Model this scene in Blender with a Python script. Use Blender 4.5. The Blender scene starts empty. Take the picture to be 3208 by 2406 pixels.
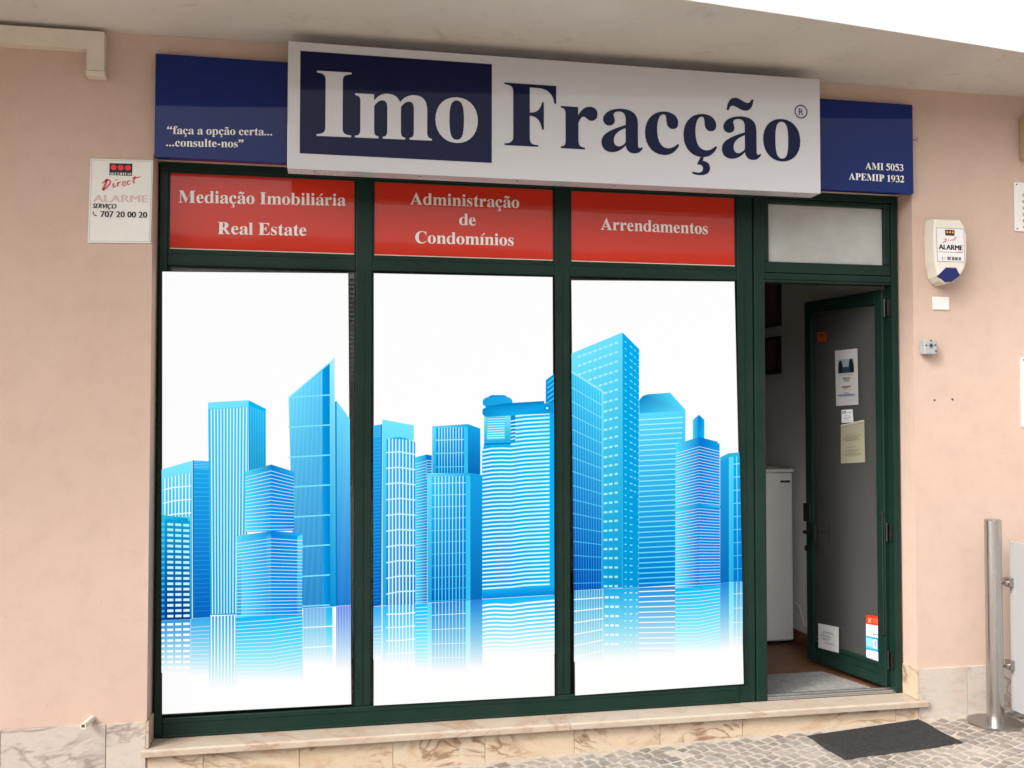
import bpy, bmesh, math, random
from mathutils import Vector, Matrix
random.seed(7)
S = bpy.context.scene
COL = S.collection
W, H = 3208, 2406                      # size of the photograph the tracing refers to

# ------------------------------------------------------------------ camera
FPX = 3000.0
CR = Vector((0.98168162, -0.19052849, 0.00027528)).normalized()
CU = Vector((-0.00586016, -0.02874973, 0.99956946)).normalized()
CF = Vector((0.1904386, 0.98126058, 0.02933961)).normalized()
CP = Vector((0.0, -4.58, 1.70))
cam = bpy.data.cameras.new('camera'); cam_o = bpy.data.objects.new('camera', cam); COL.objects.link(cam_o)
cam.sensor_fit = 'HORIZONTAL'; cam.sensor_width = 36.0; cam.lens = FPX / W * 36.0
cam.clip_start = 0.05; cam.clip_end = 2000
m = Matrix.Identity(4)
for i in range(3):
    m[i][0] = CR[i]; m[i][1] = CU[i]; m[i][2] = -CF[i]; m[i][3] = CP[i]
cam_o.matrix_world = m
S.camera = cam_o

# ------------------------------------------------------------------ light
SUN_AZ, SUN_EL = math.radians(60), math.radians(40)     # azimuth to the left of the facade's normal
sd = Vector((-math.sin(SUN_AZ) * math.cos(SUN_EL), -math.cos(SUN_AZ) * math.cos(SUN_EL), math.sin(SUN_EL)))
sun = bpy.data.lights.new('sun', 'SUN'); sun.energy = 0.9; sun.angle = math.radians(10); sun.color = (1.0, 0.93, 0.83)
sun_o = bpy.data.objects.new('sun', sun); COL.objects.link(sun_o)
sun_o.rotation_euler = sd.to_track_quat('Z', 'Y').to_euler()
world = bpy.data.worlds.new('World'); S.world = world; world.use_nodes = True
wn, wl = world.node_tree.nodes, world.node_tree.links
bg = wn['Background']; bg.inputs['Strength'].default_value = 0.15
sky = wn.new('ShaderNodeTexSky'); sky.sky_type = 'NISHITA'; sky.sun_disc = False
sky.sun_elevation = SUN_EL; sky.sun_rotation = math.atan2(sd.x, sd.y)
sky.air_density = 1.0; sky.dust_density = 6.0; sky.ozone_density = 1.0
hs = wn.new('ShaderNodeHueSaturation'); hs.inputs['Saturation'].default_value = 0.15
wl.new(sky.outputs[0], hs.inputs['Color'])
mixw = wn.new('ShaderNodeMix'); mixw.data_type = 'RGBA'; mixw.blend_type = 'MULTIPLY'; mixw.inputs[0].default_value = 1.0
wl.new(hs.outputs[0], mixw.inputs[6]); mixw.inputs[7].default_value = (1.0, 0.985, 0.965, 1)   # thin warm veil of cloud
wl.new(mixw.outputs[2], bg.inputs['Color'])
S.view_settings.view_transform = 'Standard'; S.view_settings.look = 'None'
EXPO = 1.32
S.view_settings.exposure = EXPO; S.view_settings.gamma = 1.0; S.view_settings.use_curve_mapping = False
S.render.engine = 'CYCLES'
S.cycles.max_bounces = 8; S.cycles.diffuse_bounces = 5; S.cycles.glossy_bounces = 4; S.cycles.transmission_bounces = 6; S.cycles.transparent_max_bounces = 8
S.cycles.caustics_reflective = False; S.cycles.caustics_refractive = False
S.cycles.use_denoising = True

# ------------------------------------------------------------------ helpers
def lin(c):
    c = c / 255.0
    return c / 12.92 if c <= 0.04045 else ((c + 0.055) / 1.055) ** 2.4
def rgb(r, g, b): return (lin(r), lin(g), lin(b), 1.0)
def ray(u, v): return CF + CR * ((u - W / 2) / FPX) + CU * ((H / 2 - v) / FPX)
def at(u, v, y):                       # a traced point of the photograph on the facade-parallel plane y
    d = ray(u, v); return CP + d * ((y - CP.y) / d.y)
def xz(u, v, y): p = at(u, v, y); return (p.x, p.z)

def tag(o, label=None, cat=None, group=None, kind=None):
    if label: o['label'] = label
    if cat: o['category'] = cat
    if group: o['group'] = group
    if kind: o['kind'] = kind
    return o
def thing(name, label, cat, loc=(0, 0, 0), group=None):
    o = bpy.data.objects.new(name, None); COL.objects.link(o); o.location = loc
    o.empty_display_size = 0.1
    return tag(o, label, cat, group)

class MB:
    """collects shapes into one mesh"""
    def __init__(s): s.v = []; s.f = []; s.c = {}; s.smooth = set()
    def add(s, vs, fs, col=None, smooth=False):
        b = len(s.v); s.v += [tuple(p) for p in vs]
        for f in fs:
            i = len(s.f); s.f.append([b + k for k in f])
            if col is not None: s.c[i] = [col] * len(f)
            if smooth: s.smooth.add(i)
        return s
    def quad(s, a, b, c, d, cols=None):
        n = len(s.v); s.v += [tuple(a), tuple(b), tuple(c), tuple(d)]; i = len(s.f); s.f.append([n, n + 1, n + 2, n + 3])
        if cols: s.c[i] = cols
        return s
    def box(s, x0, x1, y0, y1, z0, z1, bev=0.0, col=None, rot=None):
        bm = bmesh.new(); bmesh.ops.create_cube(bm, size=1.0)
        for v in bm.verts:
            v.co = Vector(((x0 + x1) / 2 + v.co.x * (x1 - x0), (y0 + y1) / 2 + v.co.y * (y1 - y0), (z0 + z1) / 2 + v.co.z * (z1 - z0)))
        if bev > 0:
            bmesh.ops.bevel(bm, geom=bm.edges[:], offset=bev, segments=2, affect='EDGES', profile=0.5, clamp_overlap=True)
        if rot: bmesh.ops.transform(bm, matrix=rot, verts=bm.verts)
        s.bm(bm, col); return s
    def bm(s, bm, col=None, smooth=False):
        bm.verts.index_update(); bm.normal_update()
        s.add([v.co[:] for v in bm.verts], [[v.index for v in f.verts] for f in bm.faces], col, smooth); bm.free(); return s
    def prism(s, pts, y0, y1, col=None):
        """outline in x,z (counter-clockwise seen from -y) given thickness from y0 (front) to y1"""
        n = len(pts); vs = [(p[0], y0, p[1]) for p in pts] + [(p[0], y1, p[1]) for p in pts]
        fs = [list(range(n)), list(range(2 * n - 1, n - 1, -1))] + [[i, i + n, (i + 1) % n + n, (i + 1) % n] for i in range(n)]
        return s.add(vs, fs, col)
    def cyl(s, p0, p1, r0, r1=None, n=24, caps=True, col=None):
        p0 = Vector(p0); p1 = Vector(p1); r1 = r0 if r1 is None else r1
        q = (p1 - p0).to_track_quat('Z', 'Y'); vs = []
        for p, r in ((p0, r0), (p1, r1)):
            for i in range(n):
                a = 2 * math.pi * i / n; vs.append(p + q @ Vector((r * math.cos(a), r * math.sin(a), 0)))
        s.add(vs, [[i, (i + 1) % n, (i + 1) % n + n, i + n] for i in range(n)], col, True)
        if caps: s.add(vs, [list(range(n - 1, -1, -1)), list(range(n, 2 * n))], col)
        return s
    def tube(s, pts, r, n=8):
        for a, b in zip(pts, pts[1:]): s.cyl(a, b, r, n=n)
        return s
    def build(s, name, mat, parent=None):
        me = bpy.data.meshes.new(name); me.from_pydata(s.v, [], s.f); me.validate(clean_customdata=False)
        if s.c:
            at_ = me.color_attributes.new('tone', 'FLOAT_COLOR', 'CORNER')
            for p in me.polygons:
                cs = s.c.get(p.index)
                for k, li in enumerate(p.loop_indices):
                    at_.data[li].color = cs[k] if cs else (0.5, 0.5, 0.5, 1)
        if s.smooth:
            for i in s.smooth: me.polygons[i].use_smooth = True
        me.materials.append(mat); me.update()
        o = bpy.data.objects.new(name, me); COL.objects.link(o)
        if parent is not None: put_under(o, parent)
        return o
def put_under(o, parent):
    o.parent = parent
    t = parent; loc = Vector((0, 0, 0))
    while t: loc += Vector(t.location); t = t.parent
    o.location = -loc                     # meshes are modelled in world coordinates
    return o
def base(o):
    """give a top-level mesh its origin at the middle of its foot"""
    me = o.data; xs = [v.co for v in me.vertices]
    c = Vector(((min(p.x for p in xs) + max(p.x for p in xs)) / 2, (min(p.y for p in xs) + max(p.y for p in xs)) / 2, min(p.z for p in xs)))
    me.transform(Matrix.Translation(-c)); o.location = c; return o

# ------------------------------------------------------------------ materials
def mat(name, col=(0.5, 0.5, 0.5, 1), rough=0.5, metal=0.0, spec=0.5, coat=0.0):
    m = bpy.data.materials.new(name); m.use_nodes = True; p = m.node_tree.nodes['Principled BSDF']
    p.inputs['Base Color'].default_value = col; p.inputs['Roughness'].default_value = rough
    p.inputs['Metallic'].default_value = metal; p.inputs['Specular IOR Level'].default_value = spec; p.inputs['Coat Weight'].default_value = coat
    p.inputs['Coat Roughness'].default_value = 0.03
    return m, m.node_tree.nodes, m.node_tree.links, p
def N(n, t, **kw):
    o = n.new(t)
    for k, v in kw.items(): setattr(o, k, v)
    return o
def noise(n, l, scale, detail=4, rough=0.55, vec=None, dist=0.0):
    t = N(n, 'ShaderNodeTexNoise'); t.inputs['Scale'].default_value = scale; t.inputs['Detail'].default_value = detail
    t.inputs['Roughness'].default_value = rough; t.inputs['Distortion'].default_value = dist
    if vec is not None: l.new(vec, t.inputs['Vector'])
    return t
def ramp(n, l, src, stops):
    r = N(n, 'ShaderNodeValToRGB'); e = r.color_ramp.elements
    while len(e) < len(stops): e.new(0.5)
    for k, (p, c) in enumerate(stops): e[k].position = p; e[k].color = c
    l.new(src, r.inputs[0]); return r
def mixc(n, l, fac, a, b, mode='MIX'):
    x = N(n, 'ShaderNodeMix', data_type='RGBA', blend_type=mode)
    for sock, val in ((x.inputs[0], fac), (x.inputs[6], a), (x.inputs[7], b)):
        if hasattr(val, 'links'): l.new(val, sock)
        else: sock.default_value = val
    return x.outputs[2]
def bump(n, l, h, strength, dist, p):
    b = N(n, 'ShaderNodeBump'); b.inputs['Strength'].default_value = strength; b.inputs['Distance'].default_value = dist
    l.new(h, b.inputs['Height']); l.new(b.outputs[0], p.inputs['Normal']); return b
def objco(n): return N(n, 'ShaderNodeTexCoord').outputs['Object']
def geo(n): return N(n, 'ShaderNodeNewGeometry').outputs['Position']
def g4(v): return (v, v, v, 1)

def make_plaster():
    m, n, l, p = mat('salmon_plaster', rough=0.9, spec=0.2)
    co = geo(n)
    a = noise(n, l, 1.3, 5, 0.6, co); b = noise(n, l, 9, 6, 0.65, co); c = noise(n, l, 160, 3, 0.6, co)
    base_ = ramp(n, l, a.outputs[0], [(0.3, (0.470, 0.342, 0.280, 1)), (0.7, (0.505, 0.378, 0.315, 1))])
    st = ramp(n, l, b.outputs[0], [(0.36, g4(0.96)), (0.5, g4(1)), (0.75, g4(1.02))])
    col = mixc(n, l, 1.0, base_.outputs[0], st.outputs[0], 'MULTIPLY')
    sp = ramp(n, l, noise(n, l, 38, 2, 0.5, co).outputs[0], [(0.235, g4(0.72)), (0.26, g4(1))])     # small scuffs
    col = mixc(n, l, 0.8, col, sp.outputs[0], 'MULTIPLY')
    l.new(col, p.inputs['Base Color'])
    h = N(n, 'ShaderNodeMath', operation='ADD'); l.new(c.outputs[0], h.inputs[0]); l.new(b.outputs[0], h.inputs[1])
    bump(n, l, h.outputs[0], 0.35, 0.004, p)
    return m
def make_concrete():
    m, n, l, p = mat('painted_soffit', rough=0.95, spec=0.1)
    co = geo(n)
    a = noise(n, l, 0.9, 6, 0.65, co); b = noise(n, l, 5, 6, 0.7, co, 0.6); c = noise(n, l, 120, 3, 0.6, co)
    col = ramp(n, l, a.outputs[0], [(0.3, (0.50, 0.465, 0.43, 1)), (0.7, (0.60, 0.565, 0.53, 1))]).outputs[0]
    st = ramp(n, l, b.outputs[0], [(0.30, g4(0.78)), (0.42, g4(1))])
    col = mixc(n, l, 0.8, col, st.outputs[0], 'MULTIPLY')
    w = N(n, 'ShaderNodeTexVoronoi', feature='DISTANCE_TO_EDGE'); w.inputs['Scale'].default_value = 0.9
    dv = noise(n, l, 3.0, 5, 0.6, co); ad = N(n, 'ShaderNodeVectorMath', operation='MULTIPLY_ADD'); l.new(dv.outputs[1], ad.inputs[0]); ad.inputs[1].default_value = (0.5, 0.5, 0.5); l.new(co, ad.inputs[2]); l.new(ad.outputs[0], w.inputs['Vector'])
    cr = ramp(n, l, w.outputs['Distance'], [(0.0, g4(0.84)), (0.004, g4(1))])                       # hairline cracks
    crm = ramp(n, l, noise(n, l, 0.8, 2, 0.5, co).outputs[0], [(0.52, g4(0)), (0.6, g4(1))])
    col = mixc(n, l, crm.outputs[0], col, mixc(n, l, 1.0, col, cr.outputs[0], 'MULTIPLY'))
    l.new(col, p.inputs['Base Color']); bump(n, l, c.outputs[0], 0.25, 0.004, p)
    return m
def make_marble(name, light, warm, vein, vs):
    m, n, l, p = mat(name, rough=0.42, spec=0.4)
    co = geo(n); tone = N(n, 'ShaderNodeVertexColor', layer_name='tone')
    off = N(n, 'ShaderNodeVectorMath', operation='MULTIPLY_ADD'); l.new(tone.outputs[0], off.inputs[0]); off.inputs[1].default_value = (9, 7, 11); l.new(co, off.inputs[2])
    mp = N(n, 'ShaderNodeMapping'); mp.inputs['Rotation'].default_value = (0, math.radians(28), 0); mp.inputs['Scale'].default_value = (1, 1, 2.2); l.new(off.outputs[0], mp.inputs[0])
    a = noise(n, l, 3.2, 6, 0.6, mp.outputs[0], 0.8); b = noise(n, l, 11, 7, 0.7, mp.outputs[0], 1.5)
    col = ramp(n, l, a.outputs[0], [(0.30, warm), (0.47, light), (0.58, light), (0.72, warm)]).outputs[0]
    sp = ramp(n, l, b.outputs[0], [(0.3, g4(0.86)), (0.5, g4(1))])
    col = mixc(n, l, 1.0, col, sp.outputs[0], 'MULTIPLY')
    w = noise(n, l, vs, 4, 0.55, mp.outputs[0], 1.6)                                                # veins: thin level sets of a noise
    ab = N(n, 'ShaderNodeMath', operation='SUBTRACT'); l.new(w.outputs[0], ab.inputs[0]); ab.inputs[1].default_value = 0.5
    ab2 = N(n, 'ShaderNodeMath', operation='ABSOLUTE'); l.new(ab.outputs[0], ab2.inputs[0])
    vr = ramp(n, l, ab2.outputs[0], [(0.0, g4(1)), (0.012, g4(0.7)), (0.05, g4(0))])
    ms = ramp(n, l, noise(n, l, 2.6, 3, 0.5, off.outputs[0]).outputs[0], [(0.42, g4(0)), (0.60, g4(0.9))])
    vm = N(n, 'ShaderNodeMath', operation='MULTIPLY'); l.new(vr.outputs[0], vm.inputs[0]); l.new(ms.outputs[0], vm.inputs[1])
    col = mixc(n, l, vm.outputs[0], col, vein)
    sx = N(n, 'ShaderNodeSeparateColor'); l.new(tone.outputs[0], sx.inputs[0])
    tint = ramp(n, l, sx.outputs[2], [(0.0, (0.98, 0.92, 0.83, 1)), (0.5, (1, 0.98, 0.95, 1)), (1.0, (0.93, 0.91, 0.91, 1))])
    col = mixc(n, l, 1.0, col, tint.outputs[0], 'MULTIPLY')
    l.new(col, p.inputs['Base Color']); bump(n, l, b.outputs[0], 0.08, 0.002, p)
    return m
def make_paint(name, c, rough=0.35, dirt=0.3, spec=0.5, dust=(0.25, 0.24, 0.2, 1), ds=6.0):
    """painted metal with dust and scuffs"""
    m, n, l, p = mat(name, c, rough, spec=spec)
    co = geo(n); mp = N(n, 'ShaderNodeMapping'); mp.inputs['Scale'].default_value = (1, 1, 1); l.new(co, mp.inputs[0])
    a = noise(n, l, ds, 6, 0.7, mp.outputs[0]); f = ramp(n, l, a.outputs[0], [(0.42, g4(0)), (0.8, g4(dirt))])
    l.new(mixc(n, l, f.outputs[0], c, dust), p.inputs['Base Color'])
    s = noise(n, l, 240, 2, 0.5, co); k = ramp(n, l, s.outputs[0], [(0.2, g4(min(1, rough + 0.1))), (0.8, g4(max(0.02, rough - 0.08)))])
    l.new(k.outputs[0], p.inputs['Roughness'])
    return m
def make_gloss(name, c, rough=0.12, spec=0.5, wav=0.0):
    m, n, l, p = mat(name, c, rough, spec=spec)
    if wav:
        h = noise(n, l, 2.2, 2, 0.5, geo(n)); bump(n, l, h.outputs[0], wav, 0.01, p)
    return m
def make_metal(name, c, rough, stretch=None):
    m, n, l, p = mat(name, c, rough, metal=1.0)
    co = geo(n); mp = N(n, 'ShaderNodeMapping'); mp.inputs['Scale'].default_value = stretch or (1, 1, 1); l.new(co, mp.inputs[0])
    a = noise(n, l, 60, 3, 0.6, mp.outputs[0]); k = ramp(n, l, a.outputs[0], [(0.3, g4(max(0.05, rough - 0.03))), (0.7, g4(rough + 0.03))]); l.new(k.outputs[0], p.inputs['Roughness'])
    cc = ramp(n, l, a.outputs[0], [(0.3, tuple(x * 0.85 for x in c[:3]) + (1,)), (0.7, c)]); l.new(cc.outputs[0], p.inputs['Base Color'])
    return m
def make_glass(name, refl=0.06, tint=(0.93, 0.96, 0.94, 1), haze=0.0):
    m = bpy.data.materials.new(name); m.use_nodes = True; n, l = m.node_tree.nodes, m.node_tree.links; n.remove(n['Principled BSDF'])
    t = N(n, 'ShaderNodeBsdfTransparent'); t.inputs[0].default_value = tint
    g = N(n, 'ShaderNodeBsdfGlossy'); g.inputs['Roughness'].default_value = 0.02
    fr = N(n, 'ShaderNodeFresnel'); fr.inputs['IOR'].default_value = 1.45
    mx = N(n, 'ShaderNodeMixShader'); l.new(fr.outputs[0], mx.inputs[0]); l.new(t.outputs[0], mx.inputs[1]); l.new(g.outputs[0], mx.inputs[2])
    out = mx.outputs[0]
    if haze:
        d = N(n, 'ShaderNodeBsdfDiffuse'); d.inputs[0].default_value = (0.6, 0.6, 0.58, 1)
        m2 = N(n, 'ShaderNodeMixShader'); m2.inputs[0].default_value = haze; l.new(out, m2.inputs[1]); l.new(d.outputs[0], m2.inputs[2]); out = m2.outputs[0]
    l.new(out, n['Material Output'].inputs[0]); return m
def make_cobble():
    m, n, l, p = mat('limestone_setts', rough=0.8, spec=0.25)
    co = geo(n); tone = N(n, 'ShaderNodeVertexColor', layer_name='tone')
    a = noise(n, l, 22, 6, 0.7, co); b = noise(n, l, 3, 4, 0.6, co)
    c1 = ramp(n, l, a.outputs[0], [(0.25, g4(0.78)), (0.7, g4(1.08))])
    col = mixc(n, l, 1.0, tone.outputs[0], c1.outputs[0], 'MULTIPLY')
    f = ramp(n, l, b.outputs[0], [(0.40, g4(0.0)), (0.68, g4(0.75))])
    col = mixc(n, l, f.outputs[0], col, (0.34, 0.30, 0.255, 1))
    l.new(col, p.inputs['Base Color']); bump(n, l, a.outputs[0], 0.35, 0.006, p); return m
def make_noisecol(name, c0, c1, scale, rough=0.85, bmp=0.3, bdist=0.004, detail=6):
    m, n, l, p = mat(name, rough=rough, spec=0.25)
    a = noise(n, l, scale, detail, 0.65, geo(n)); l.new(ramp(n, l, a.outputs[0], [(0.3, c0), (0.7, c1)]).outputs[0], p.inputs['Base Color'])
    if bmp: bump(n, l, a.outputs[0], bmp, bdist, p)
    return m
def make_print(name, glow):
    """printed film carrying its colours in the mesh; glow > 0 adds light of its own to keep whites bright"""
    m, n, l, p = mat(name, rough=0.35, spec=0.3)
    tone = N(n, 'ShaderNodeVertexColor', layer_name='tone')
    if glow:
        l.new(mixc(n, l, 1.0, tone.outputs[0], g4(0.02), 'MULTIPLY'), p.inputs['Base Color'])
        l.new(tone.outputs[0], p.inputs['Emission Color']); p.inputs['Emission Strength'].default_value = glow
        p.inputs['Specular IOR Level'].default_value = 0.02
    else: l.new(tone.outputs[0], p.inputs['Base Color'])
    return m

M = {}
M['plaster'] = make_plaster(); M['soffit'] = make_concrete()
M['marble'] = make_marble('cream_marble', (0.48, 0.40, 0.315, 1), (0.40, 0.275, 0.175, 1), (0.17, 0.085, 0.045, 1), 3.0)
M['marble_grey'] = make_marble('grey_veined_marble', (0.47, 0.42, 0.38, 1), (0.44, 0.345, 0.28, 1), (0.22, 0.165, 0.16, 1), 2.6)
M['marble_sill'] = make_marble('sill_marble', (0.41, 0.352, 0.297, 1), (0.37, 0.28, 0.215, 1), (0.30, 0.20, 0.14, 1), 1.6)
M['green'] = make_paint('dark_green_paint', (0.0055, 0.021, 0.0155, 1), 0.34, 0.10, 0.2, (0.07, 0.09, 0.08, 1))
M['red'] = make_gloss('red_film', (0.50, 0.032, 0.016, 1), 0.04, 0.35, 0.12)
M['white_letter'] = make_gloss('white_film', (0.72, 0.70, 0.68, 1), 0.25)
M['sign_white'] = make_gloss('white_acrylic', (0.46, 0.46, 0.475, 1), 0.05, 0.4, 0.05)
M['navy'] = make_gloss('navy_film', (0.005, 0.0065, 0.036, 1), 0.06, 0.14, 0.05)
M['blue'] = make_gloss('blue_panel', (0.004, 0.015, 0.115, 1), 0.04, 0.22, 0.10)
M['alu'] = make_metal('aluminium', (0.62, 0.60, 0.57, 1), 0.38)
M['steel'] = make_metal('brushed_steel', (0.55, 0.53, 0.52, 1), 0.26, (1, 1, 0.02))
M['steel_flat'] = make_metal('worn_steel_plate', (0.42, 0.40, 0.38, 1), 0.34)
M['dark_metal'] = make_metal('dark_ironmongery', (0.06, 0.065, 0.06, 1), 0.45)
M['glass'] = make_glass('clear_glass', haze=0.015); M['dusty_glass'] = make_glass('dusty_glass', haze=0.05)
M['frost'] = make_noisecol('papered_pane', (0.33, 0.33, 0.31, 1), (0.44, 0.44, 0.42, 1), 3.0, 0.25, 0.15, 0.004)
M['plastic_white'] = make_paint('white_plastic', (0.66, 0.65, 0.62, 1), 0.4, 0.15)
M['cabinet'] = make_paint('cabinet_white', (0.82, 0.80, 0.78, 1), 0.4, 0.1)
M['plastic_cream'] = make_paint('aged_cream_plastic', (0.60, 0.57, 0.50, 1), 0.4, 0.25, dust=(0.5, 0.45, 0.32, 1))
M['plastic_grey'] = make_paint('grey_plastic', (0.33, 0.34, 0.36, 1), 0.45, 0.2)
M['beige'] = make_paint('beige_casing', (0.40, 0.31, 0.19, 1), 0.55, 0.3)
M['trunk'] = make_paint('painted_trunking', (0.60, 0.54, 0.46, 1), 0.6, 0.35, dust=(0.38, 0.32, 0.24, 1), ds=9)
M['black'] = make_gloss('black_ink', (0.008, 0.008, 0.010, 1), 0.35, 0.3)
M['black_rubber'] = make_noisecol('rubber_mat', (0.012, 0.012, 0.013, 1), (0.034, 0.032, 0.031, 1), 55, 0.85, 0.6, 0.004)
M['lens_blue'] = make_gloss('blue_lens', (0.01, 0.016, 0.11, 1), 0.15)
M['print'] = make_print('printed_paper', 0.0)
M['glow_print'] = make_print('self_glowing_film', 0.985 / 2 ** EXPO)  # glow added to plain printed boards so their white stays pure; no lamp behind
M['cobble'] = make_cobble()
M['sand'] = make_noisecol('sandy_joint', (0.30, 0.262, 0.22, 1), (0.42, 0.37, 0.315, 1), 26, 0.95, 0.6, 0.006)
M['earth'] = make_noisecol('street_ground', (0.30, 0.27, 0.24, 1), (0.42, 0.38, 0.34, 1), 0.8, 0.95, 0.2, 0.01)
M['room'] = make_noisecol('grey_room_wall', (0.60, 0.59, 0.575, 1), (0.64, 0.63, 0.615, 1), 1.5, 0.9, 0.05)
M['floor_wood'] = make_noisecol('brown_floor', (0.10, 0.045, 0.022, 1), (0.17, 0.08, 0.04, 1), 5, 0.45, 0.1)
M['skirting'] = make_noisecol('brown_skirting', (0.10, 0.038, 0.026, 1), (0.15, 0.06, 0.04, 1), 7, 0.45, 0.05)
M['carpet'] = make_noisecol('grey_carpet', (0.17, 0.165, 0.155, 1), (0.28, 0.275, 0.26, 1), 40, 0.95, 0.6, 0.004)
M['blind'] = make_noisecol('grey_blind', (0.40, 0.40, 0.38, 1), (0.50, 0.50, 0.48, 1), 6, 0.7, 0.0)
M['acrylic'] = make_noisecol('white_screen', (0.29, 0.29, 0.295, 1), (0.31, 0.31, 0.315, 1), 1.2, 0.4, 0.0)
M['render'] = make_noisecol('pale_render', (0.40, 0.38, 0.34, 1), (0.48, 0.455, 0.41, 1), 0.8, 0.95, 0.1)
M['pane_dark'] = make_gloss('dark_window', (0.03, 0.035, 0.04, 1), 0.05)
M['wire'] = mat('wire_sheath', (0.16, 0.12, 0.09, 1), 0.6)[0]
M['scuff_hole'] = mat('bare_hole', (0.10, 0.05, 0.04, 1), 0.9)[0]

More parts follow.
